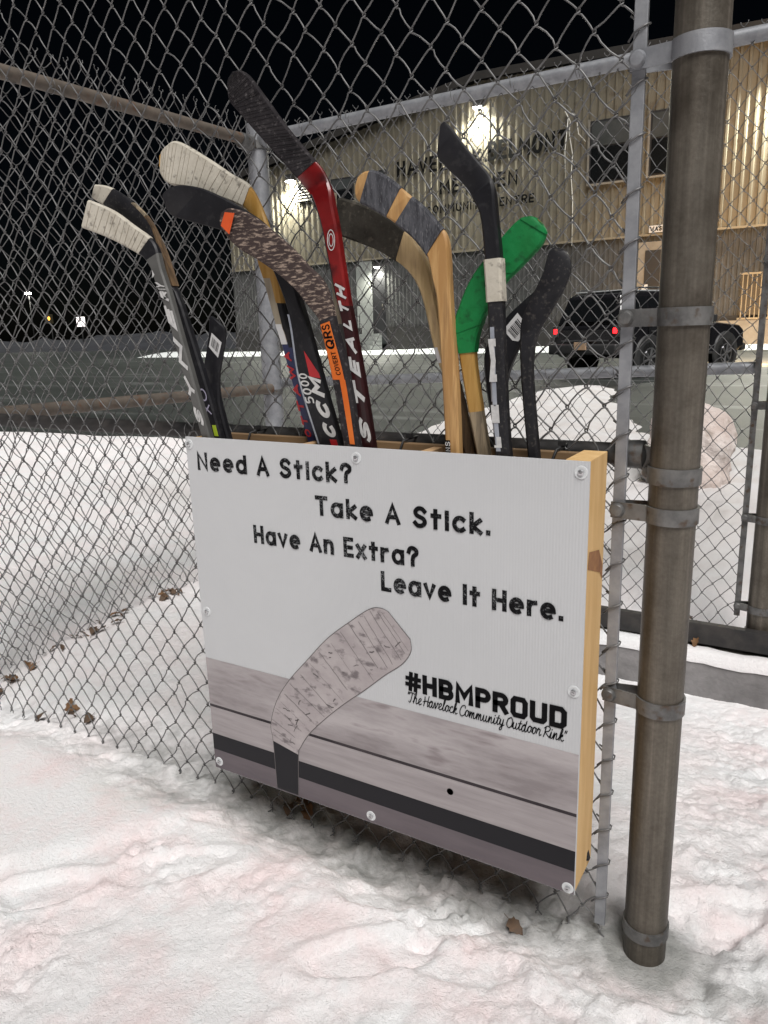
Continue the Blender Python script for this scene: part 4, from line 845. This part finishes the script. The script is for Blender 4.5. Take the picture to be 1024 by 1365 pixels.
# ---------------------------------------------------------------- leaves, snow lumps
def leaf_mesh(seed):
    r_ = random.Random(seed); b_ = MB(); n = 7; a = r_.uniform(.5, 1.2)
    for i in range(n+1):
        t = i/n; wdt = .013*math.sin(PI*min(1, t*1.02))**.7*(1+.35*(i % 2)); zc = .012*math.sin(t*PI*a)+.004*r_.random()
        b_.v += [((t-.5)*.055, -wdt, zc+.010*r_.random()), ((t-.5)*.055, 0, zc), ((t-.5)*.055, wdt, zc+.012*r_.random())]
    for i in range(n):
        for j in range(2): b_.f.append((3*i+j, 3*i+j+1, 3*i+3+j+1, 3*i+3+j))
    b_.tube([(.0275,0,.004),(.045,0,.006)], .0008, 4)
    return b_
LM = []
for k in range(5):
    o = leaf_mesh(k).build('dead_leaf', M['leaf'] if k % 2 else M['leaf2'], smooth=True); o.data.name = 'dead_leaf'; LM.append(o.data); bpy.data.objects.remove(o)
rl = random.Random(9)
def leaf(x, y, lab, grp, sc=1.0):
    o = link('dead_leaf', rl.choice(LM)); o.location = (x, y, h_at(x, y)+.006); o.rotation_euler = (rl.uniform(-.7,.7), rl.uniform(-.6,.6), rl.uniform(0, 6.28)); o.scale = (sc,)*3; tag(o, lab, 'leaf', grp)
for (cy, n_) in ((1.32,4),(1.42,3),(1.60,6),(1.70,5),(1.78,3),(2.02,5),(2.08,3),(2.32,4),(2.45,2)):
    for k in range(n_): leaf(BX + rl.gauss(.03, .03), cy + rl.gauss(0, .045), 'dry brown leaf caught in the snow at the side fence foot', 'leaves along the side fence', rl.uniform(.45, .95))
for x, y in ((-1.86,1.235),(-1.80,1.25),(-1.90,1.27),(-1.97,1.22),(-1.92,1.29)): leaf(x, y, 'dark leaf at the near fence foot left of the box', 'leaves at the near fence foot', .85)
leaf(-.425, 1.150, 'single brown leaf on the ice below the printed panel', None, .8)
for x, y in ((-1.03,1.22),(-.98,1.235),(-1.01,1.245)): leaf(x, y, 'dark leaf below the printed black stick shaft', 'dark leaves under the box', .9)
for k in range(26): 
    x = rl.uniform(-.42, -.02); o = link('dead_leaf', rl.choice(LM)); o.location = (x, rl.uniform(2.76, 2.93), -.045+rl.uniform(0,.02)); o.rotation_euler = (rl.uniform(-.6,.6), rl.uniform(-.6,.6), rl.uniform(0,6.28)); o.scale = (rl.uniform(.7,1.1),)*3; tag(o, 'dead leaf on dark earth under the far foot board', 'leaf', 'leaves under the foot board')
# ploughed boulder behind the far fence
bm = bmesh.new(); bmesh.ops.create_icosphere(bm, subdivisions=5, radius=1); b = MB()
P = np.array([v.co[:] for v in bm.verts]); nz_ = fbm(P[:,0]*1.0+P[:,2], P[:,1]+P[:,2]*.7, .7, 91, 4)
nz2 = fbm(P[:,0]+P[:,2]*.6, P[:,1]-P[:,2]*.5, .22, 95, 3)
for v, q, q2 in zip(bm.verts, nz_, nz2): v.co *= 1+.26*q+.13*q2
bm.verts.index_update()
b.add([(v.co.x*(.30-.10*min(0, v.co.z)), v.co.y*(.26-.10*min(0, v.co.z)), v.co.z*.34) for v in bm.verts], [[v.index for v in f.verts] for f in bm.faces]); bm.free()
o = b.build('snow_boulder', M['snow_dirty'], smooth=True, loc=(-.84, 5.5, .20)); tag(o, 'large dirty pinkish block of ploughed snow behind the far fence', 'snow block')

# ---------------------------------------------------------------- community centre
BYF = 35.0
hall = empty('community_hall', (-14, BYF, 0)); tag(hall, 'long tan metal clad hall with black lettering across the car park', 'building')
hp = lambda mb, nm, m, par=None, sm=False: mb.build(nm, M[m], par or hall, sm)
def ribbed(x0, x1, zb, ztop, period, depth, y, prof=(.0,.30,.42,.58,.70)):
    """ribbed sheet; the top follows ztop(x)"""
    b_ = MB(); xs_ = []; x = x0
    while x < x1:
        for q, dd in zip((0,.52,.62,.86,.96), (0,0,1,1,0)): xs_.append((min(x+q*period, x1), dd*depth))
        x += period
    for (x, d_) in xs_: b_.v += [(x, y-d_, zb), (x, y-d_, ztop(x))]
    b_.f = [(2*i, 2*i+2, 2*i+3, 2*i+1) for i in range(len(xs_)-1)]; return b_
RT = [(-31.1,9.75),(-25.2,10.8),(-18.4,11.95),(-15.2,12.45),(-13.2,12.40),(-7.0,12.20),(-3.5,12.10),(12,11.6)]
def ztop(x):
    for (a, za), (c, zc) in zip(RT[:-1], RT[1:]):
        if x <= c: return za+(zc-za)*(x-a)/(c-a) - .32
    return RT[-1][1]-.32
hp(ribbed(-31.1, 12, 4.80, ztop, .34, .07, BYF), 'metal_cladding', 'clad')
hp(MB().add([(-31.1,BYF,4.8),(-31.1,BYF+30,4.8),(-31.1,BYF+30,9.4),(-31.1,BYF,9.4)], [(0,1,2,3)]), 'gable_wall', 'clad')
# fascia and roof
b = MB()
for (x, z) in RT: b.v += [(x-.2, BYF-.35, z-.34), (x-.2, BYF-.35, z), (x-.2, BYF+30, z)]
b.f = [(3*i, 3*i+3, 3*i+4, 3*i+1) for i in range(len(RT)-1)] + [(3*i+1, 3*i+4, 3*i+5, 3*i+2) for i in range(len(RT)-1)]; roof = hp(b, 'roof', 'fascia')
hp(MB().box(-31.15, 12, BYF-.12, BYF-.02, 4.74, 4.83), 'base_flashing', 'clad_trim')
hp(ribbed(-31.1, 12, 1.30, lambda x: 4.75, .21, .045, BYF-.05+.05), 'block_wall', 'block')
hp(MB().box(-31.1, -22.15, BYF-.12, BYF+.2, -.05, 1.32), 'foundation', 'block_dark'); hp(MB().box(-20.6, 12, BYF-.12, BYF+.2, -.05, 1.32), 'foundation', 'block_dark')
# recessed entry with steps and its lamp
hp(MB().box(-22.4, -21.45, BYF-.10, BYF-.02, .9, 4.70), 'pale_pier', 'pale_wall')
d = hp(MB().box(-21.42, -20.65, BYF-.08, BYF-.02, 1.0, 4.3), 'entry_door', 'frame_dark'); hp(MB().box(-20.82, -20.76, BYF-.15, BYF-.09, 2.2, 2.5), 'handle', 'frame_pale', d)
for k in range(5): hp(MB().box(-22.1, -20.9, BYF-1.6+.28*k, BYF-.13, .2*k-.02, .2*k+.2), 'step', 'pale_wall')
hp(MB().tube([(-22.15,BYF-1.6,.2),(-22.15,BYF-1.6,1.1),(-22.15,BYF-.3,2.0),(-22.15,BYF-.3,1.0)], .025, 6), 'handrail', 'frame_dark')
# washroom door
d = hp(MB().box(-7.85, -6.6, BYF-.13, BYF-.04, 1.0, 4.50), 'door_surround', 'frame_pale'); hp(MB().box(-7.55, -6.9, BYF-.17, BYF-.131, 1.0, 4.15), 'washroom_door', 'frame_dark', d); hp(MB().box(-7.62, -7.38, BYF-.185, BYF-.172, 2.45, 2.75), 'door_notice', 'label_white', d)
sg = hp(MB().box(-7.45, -5.9, BYF-.16, BYF-.09, 4.86, 5.14), 'washroom_sign', 'label_white'); GLs = GL
lay(write('WASHROOMS', lambda x, y, l: (-7.40+x, BYF-.165-l*10, 4.91+y), .19, 1.42, .24, .2), M['letter_black'], sg)
# windows
def window(x0, x1, z0, z1, split=.42):
    f = hp(MB().box(x0, x1, BYF-.13, BYF-.08, z0, z1), 'window', 'frame_dark')
    zz = z1-(z1-z0)*split
    hp(MB().box(x0+.08, x1-.08, BYF-.150, BYF-.132, zz+.03, z1-.08), 'upper_pane', 'glass_upper', f); hp(MB().box(x0+.08, x1-.08, BYF-.150, BYF-.132, z0+.08, zz-.03), 'lower_pane', 'glass_dark', f)
    hp(MB().box(x0-.09, x0, BYF-.16, BYF-.08, z0-.06, z1+.06), 'jamb', 'frame_pale', f); hp(MB().box(x0, x1, BYF-.17, BYF-.08, z0-.08, z0), 'sill', 'frame_pale', f)
window(-10.12, -8.02, 7.10, 9.62); window(-7.60, -5.5, 7.12, 9.62); window(-23.75, -22.35, 7.75, 8.92, .5); window(-21.1, -20.34, 8.58, 9.0, .5)
# louvre
lv = hp(MB().box(-26.0, -24.95, BYF-.11, BYF-.075, 8.0, 8.95), 'vent', 'frame_dark')
for k in range(6): hp(MB().box(-25.95, -25.0, BYF-.17, BYF-.112, 8.06+.15*k, 8.13+.15*k), 'vent_slat', 'frame_pale', lv)
# barred window at the right
gr = hp(MB().box(-3.70, -2.2, BYF-.12, BYF-.06, 1.25, 2.90), 'barred_opening', 'frame_dark')
for k in range(9): hp(MB().box(-3.64+.17*k, -3.60+.17*k, BYF-.19, BYF-.15, 1.22, 2.92), 'bar', 'clad_trim', gr)
hp(MB().box(-3.75, -2.1, BYF-.20, BYF-.13, 2.92, 3.0), 'bar_rail', 'clad_trim', gr); hp(MB().box(-3.75, -2.1, BYF-.20, BYF-.13, 1.14, 1.22), 'bar_rail', 'clad_trim', gr)
hp(MB().box(-4.7, 3, BYF-.24, BYF-.125, -.03, 1.12), 'pale_plinth', 'frame_pale')
# letters standing off the cladding
def wall_text(txt, x0, z0, h, wd, th=.19):
    for m_ in write(txt, lambda x, y, l: (x0+x, BYF-.10-l*40, z0+y), h, wd, th, .22): hp(m_, 'lettering', 'letter_black')
wall_text('HAVELOCK', -19.75, 8.55, .72, 4.55); wall_text('.', -15.05, 8.62, .7, .12); wall_text('BELMONT', -14.87, 8.66, .84, 3.75); wall_text('METHUEN', -17.4, 7.48, .66, 4.0); wall_text('COMMUNITY CENTRE', -18.15, 6.63, .40, 5.55)
# wall lamps: body, bright lens and its own light
def wall_lamp(x, z, watts, big=True, label=''):
    y = BYF-.10
    t_ = empty('wall_lamp', (x, y, z)); tag(t_, label, 'lamp', None); s_ = 1 if big else .6
    MB().prism([(-.22*s_,.0),(.22*s_,.0),(.22*s_,.30*s_),(-.22*s_,.30*s_)], -.30*s_, 0).build('housing', M['lamp_body'], t_)
    MB().box(-.19*s_, .19*s_, -.33*s_, -.06*s_, -.08*s_, -.012, .02).build('lens', M['lamp_glow'], t_)
    ld = bpy.data.lights.new('wall_lamp_light', 'SPOT'); ld.energy = watts; ld.color = (1.0, .99, .86); ld.spot_size = math.radians(165); ld.spot_blend = .9; ld.shadow_soft_size = .12
    lo = bpy.data.objects.new('wall_lamp_light', ld); COL.objects.link(lo); lo.parent = t_; lo.location = (0, -.42*s_, -.14*s_); lo.rotation_euler = (math.radians(-12), 0, 0)
wall_lamp(-15.3, 11.0, 2600, True, 'bright flood lamp high on the tan wall above the black lettering'); wall_lamp(-26.3, 9.15, 3000, True, 'bright flood lamp beside the louvred vent'); wall_lamp(-21.02, 4.38, 1000, False, 'small round lamp over the dark entry door')
wall_lamp(-2.2, 10.4, 6500, True, 'flood lamp on tan wall beyond the windows and washroom door')
# loose white cable hanging down the wall
c = MB().tube([(-11.25,BYF-.12,10.2),(-11.0,BYF-.16,9.75),(-11.05,BYF-.13,9.3),(-10.85,BYF-.16,8.4),(-10.9,BYF-.15,7.6),(-10.8,BYF-.14,6.5),(-10.78,BYF-.14,4.6)], .022, 6)
c.tube([(-11.2,BYF-.13,10.18),(-10.75,BYF-.16,9.95),(-10.62,BYF-.16,9.2),(-10.3,BYF-.14,8.85)], .02, 6); c.tube([(-11.1,BYF-.14,9.9),(-11.2,BYF-.16,8.6),(-11.15,BYF-.16,7.4)], .02, 6)
o = c.build('hanging_cable', M['cable_white'], smooth=True); tag(o, 'loose white cable dangling down the tan wall', 'cable')
rebase(hall, (-14, BYF, 0))

# ---------------------------------------------------------------- parked vehicle
suv = empty('parked_suv', (-4.24, 17.0, 0), math.atan2(2.606, 1.155)); tag(suv, 'black boxy four wheel drive with lit red tail lamps parked before the hall', 'car')
vp = lambda mb, nm, m, par=None, sm=False: mb.build(nm, M[m], par or suv, sm)
def side_shell(prof, w0, w1, z0, z1):      # side outline x,z made into a shell; half width eases from w0 (low) to w1 (high)
    b_ = MB(); n_ = len(prof)
    hw = lambda z: w0+(w1-w0)*max(0, min(1, (z-z0)/(z1-z0)))
    b_.v = [(x, -hw(z), z) for x, z in prof] + [(x, hw(z), z) for x, z in prof]
    b_.f = [tuple(range(n_)), tuple(range(2*n_-1, n_-1, -1))] + [(i, i+n_, (i+1) % n_+n_, (i+1) % n_) for i in range(n_)]; return b_
def bevel_obj(o, w_=.05, seg=3):
    md = o.modifiers.new('soft_edges', 'BEVEL'); md.width = w_; md.segments = seg; md.limit_method = 'ANGLE'; md.angle_limit = math.radians(25); return o
bevel_obj(vp(side_shell([(-.98,.55),(-.98,1.06),(-.90,1.12),(2.45,1.10),(3.45,1.02),(3.62,.92),(3.64,.52),(3.3,.40),(-.75,.42)], .90, .86, .5, 1.12), 'body', 'car_black'), .06)
bevel_obj(vp(side_shell([(-.92,1.10),(-.74,1.70),(-.60,1.76),(1.40,1.78),(1.62,1.74),(2.42,1.10)], .86, .66, 1.1, 1.78), 'cabin', 'car_black'), .05)
vp(MB().box(-.62, 1.35, -.60, .60, 1.778, 1.80, .008), 'snow_on_roof', 'snow_roof')
for s_ in (-1, 1):
    vp(MB().tube([(-.5,s_*.60,1.79),(-.45,s_*.60,1.84),(1.2,s_*.60,1.85),(1.3,s_*.60,1.79)], .018, 8), 'roof_rail', 'car_trim', None, True)
    def sw(x0, x1, xa, xb):
        y0 = s_*.862; y1 = s_*.705; vs = [(x0,y0,1.14),(x1,y0,1.14),(xb,y1,1.66),(xa,y1,1.66)]
        vp(MB().add([(p[0], p[1]+s_*.004, p[2]) for p in vs] + [(p[0], p[1]-s_*.01, p[2]) for p in vs], [(0,1,2,3),(4,5,6,7),(0,1,5,4),(1,2,6,5),(2,3,7,6),(3,0,4,7)]), 'side_window', 'glass_dark')
    sw(-.78, .02, -.62, .02); sw(.10, 1.02, .10, .95); sw(1.10, 2.10, 1.03, 1.55)
    vp(MB().box(1.95, 2.12, s_*1.0-.10, s_*1.0+.10, 1.10, 1.27, .03), 'mirror', 'car_trim', None, True)
    dr = vp(MB().box(-.05, 1.04, s_*.895-.006, s_*.895+.006, .52, 1.06, .004), 'door', 'car_black'); vp(MB().box(.02, .17, s_*.91-.012, s_*.91+.012, .93, .965, .005), 'handle', 'car_trim', dr)
    dr = vp(MB().box(1.07, 2.12, s_*.895-.006, s_*.895+.006, .52, 1.06, .004), 'door', 'car_black'); vp(MB().box(1.13, 1.28, s_*.91-.012, s_*.91+.012, .93, .965, .005), 'handle', 'car_trim', dr)
    vp(MB().box(.45, 2.25, s_*.92-.05, s_*.92+.05, .40, .45, .015), 'running_board', 'car_trim')
    vp(MB().box(-1.01, -.93, s_*.80-.075, s_*.80+.075, .86, 1.10, .012), 'tail_lamp_cluster', 'car_trim')
    vp(MB().box(-1.03, -1.005, s_*.79-.045, s_*.79+.045, .93, 1.04, .01), 'tail_lamp', 'tail_red')
    vp(MB().box(3.55, 3.67, s_*.66-.13, s_*.66+.13, .74, .90, .02), 'headlight', 'head_glow')
    for wx in (0.0, 2.85):
        # flare, dark well, tyre and rim
        vp(MB().lathe([(.40,-.02),(.47,-.02),(.49,.02),(.40,.03)], (wx, s_*.905, .40), 'Y', 28), 'wheel_flare', 'car_trim', None, 'auto')
        wh = vp(MB().lathe([(.22,-.125),(.345,-.125),(.375,-.10),(.382,-.05),(.382,.05),(.375,.10),(.345,.125),(.22,.125)], (wx, s_*.80, .382), 'Y', 32), 'wheel', 'tyre', None, 'auto')
        rb = MB(); ys_ = s_*.80 + s_*.118
        rb.lathe([(.225,-.02),(.235,.012),(.205,.012),(.20,-.02)] if s_ > 0 else [(.225,.02),(.235,-.012),(.205,-.012),(.20,.02)], (wx, ys_, .382), 'Y', 28); rb.lathe([(.055,-.02),(.055,.02)], (wx, ys_, .382), 'Y', 16)
        for k in range(6):
            a = PI/3*k+.3; rb.tube([(wx+.04*math.cos(a), ys_, .382+.04*math.sin(a)), (wx+.21*math.cos(a), ys_, .382+.21*math.sin(a))], .026, 6, r2=.034)
        vp(rb, 'rim', 'car_silver', wh)
vp(MB().add([(-.945,-.70,1.17),(-.945,.70,1.17),(-.785,.60,1.64),(-.785,-.60,1.64)], [(0,1,2,3)]), 'rear_window', 'glass_dark')
vp(MB().box(-1.12, -.92, -.90, .90, .50, .72, .04), 'rear_bumper', 'car_trim', None, True); vp(MB().box(-1.02, -.975, -.62, .62, .775, .80, .008), 'tailgate_strip', 'car_silver')
pl = vp(MB().box(-1.145, -1.122, -.16, .16, .60, .76, .006), 'number_plate', 'plate')
vp(MB().box(3.58, 3.70, -.42, .42, .62, .84, .03), 'grille', 'car_trim'); vp(MB().box(3.56, 3.76, -.88, .88, .42, .60, .05), 'front_bumper', 'car_trim', None, True)
vp(MB().box(2.42, 2.50, -.72, .72, 1.085, 1.12), 'cowl', 'car_trim')
for s_ in (-1, 1):
    ld = bpy.data.lights.new('headlight_beam', 'SPOT'); ld.energy = 5000; ld.color = (1.0, .58, .24); ld.spot_size = math.radians(120); ld.spot_blend = .6; ld.shadow_soft_size = .08
    lo = bpy.data.objects.new('headlight_beam', ld); COL.objects.link(lo); lo.parent = suv; lo.location = (3.72, s_*.66, .82); lo.rotation_euler = (math.radians(90), 0, math.radians(-90))

# ---------------------------------------------------------------- far lights on the left
def far_post(x, z, nm, label, cat, head):
    t_ = empty(nm, (x, 60, 0)); tag(t_, label, cat); MB().tube([(0,0,-.2),(0,0,z-.1)], .09, 8, r2=.06).build('pole', M['lamp_body'], t_, True); head(t_, z)
def hd_lamp(t_, z):
    MB().box(-.5, .5, -.4, .1, z, z+.18, .04).build('lamp_head', M['lamp_body'], t_); MB().box(-.42, .42, -.38, .02, z-.16, z-.005, .03).build('lamp_lens', M['lamp_glow'], t_)
far_post(-86.6, 7.0, 'street_lamp', 'distant street lamp with a white star of light', 'lamp', hd_lamp)
def hd_amber(t_, z):
    MB().box(-.75, .35, -.3, .1, z-.6, z+.5, .04).build('signal_box', M['dull_box'], t_); MB().lathe([(.01,-.36),(.22,-.34),(.24,-.30)], (.1,0,z), 'Y', 14).build('signal_lens', M['amber'], t_)
far_post(-83.0, 3.8, 'warning_signal', 'distant amber signal light on a brown box', 'signal', hd_amber)
def hd_sign(t_, z): MB().box(-.6, .6, -.2, .1, z-.4, z+.7, .05).build('sign_face', M['sign_lit'], t_)
far_post(-77.4, 3.1, 'lit_sign', 'distant small glowing white sign on a pole', 'sign', hd_sign)
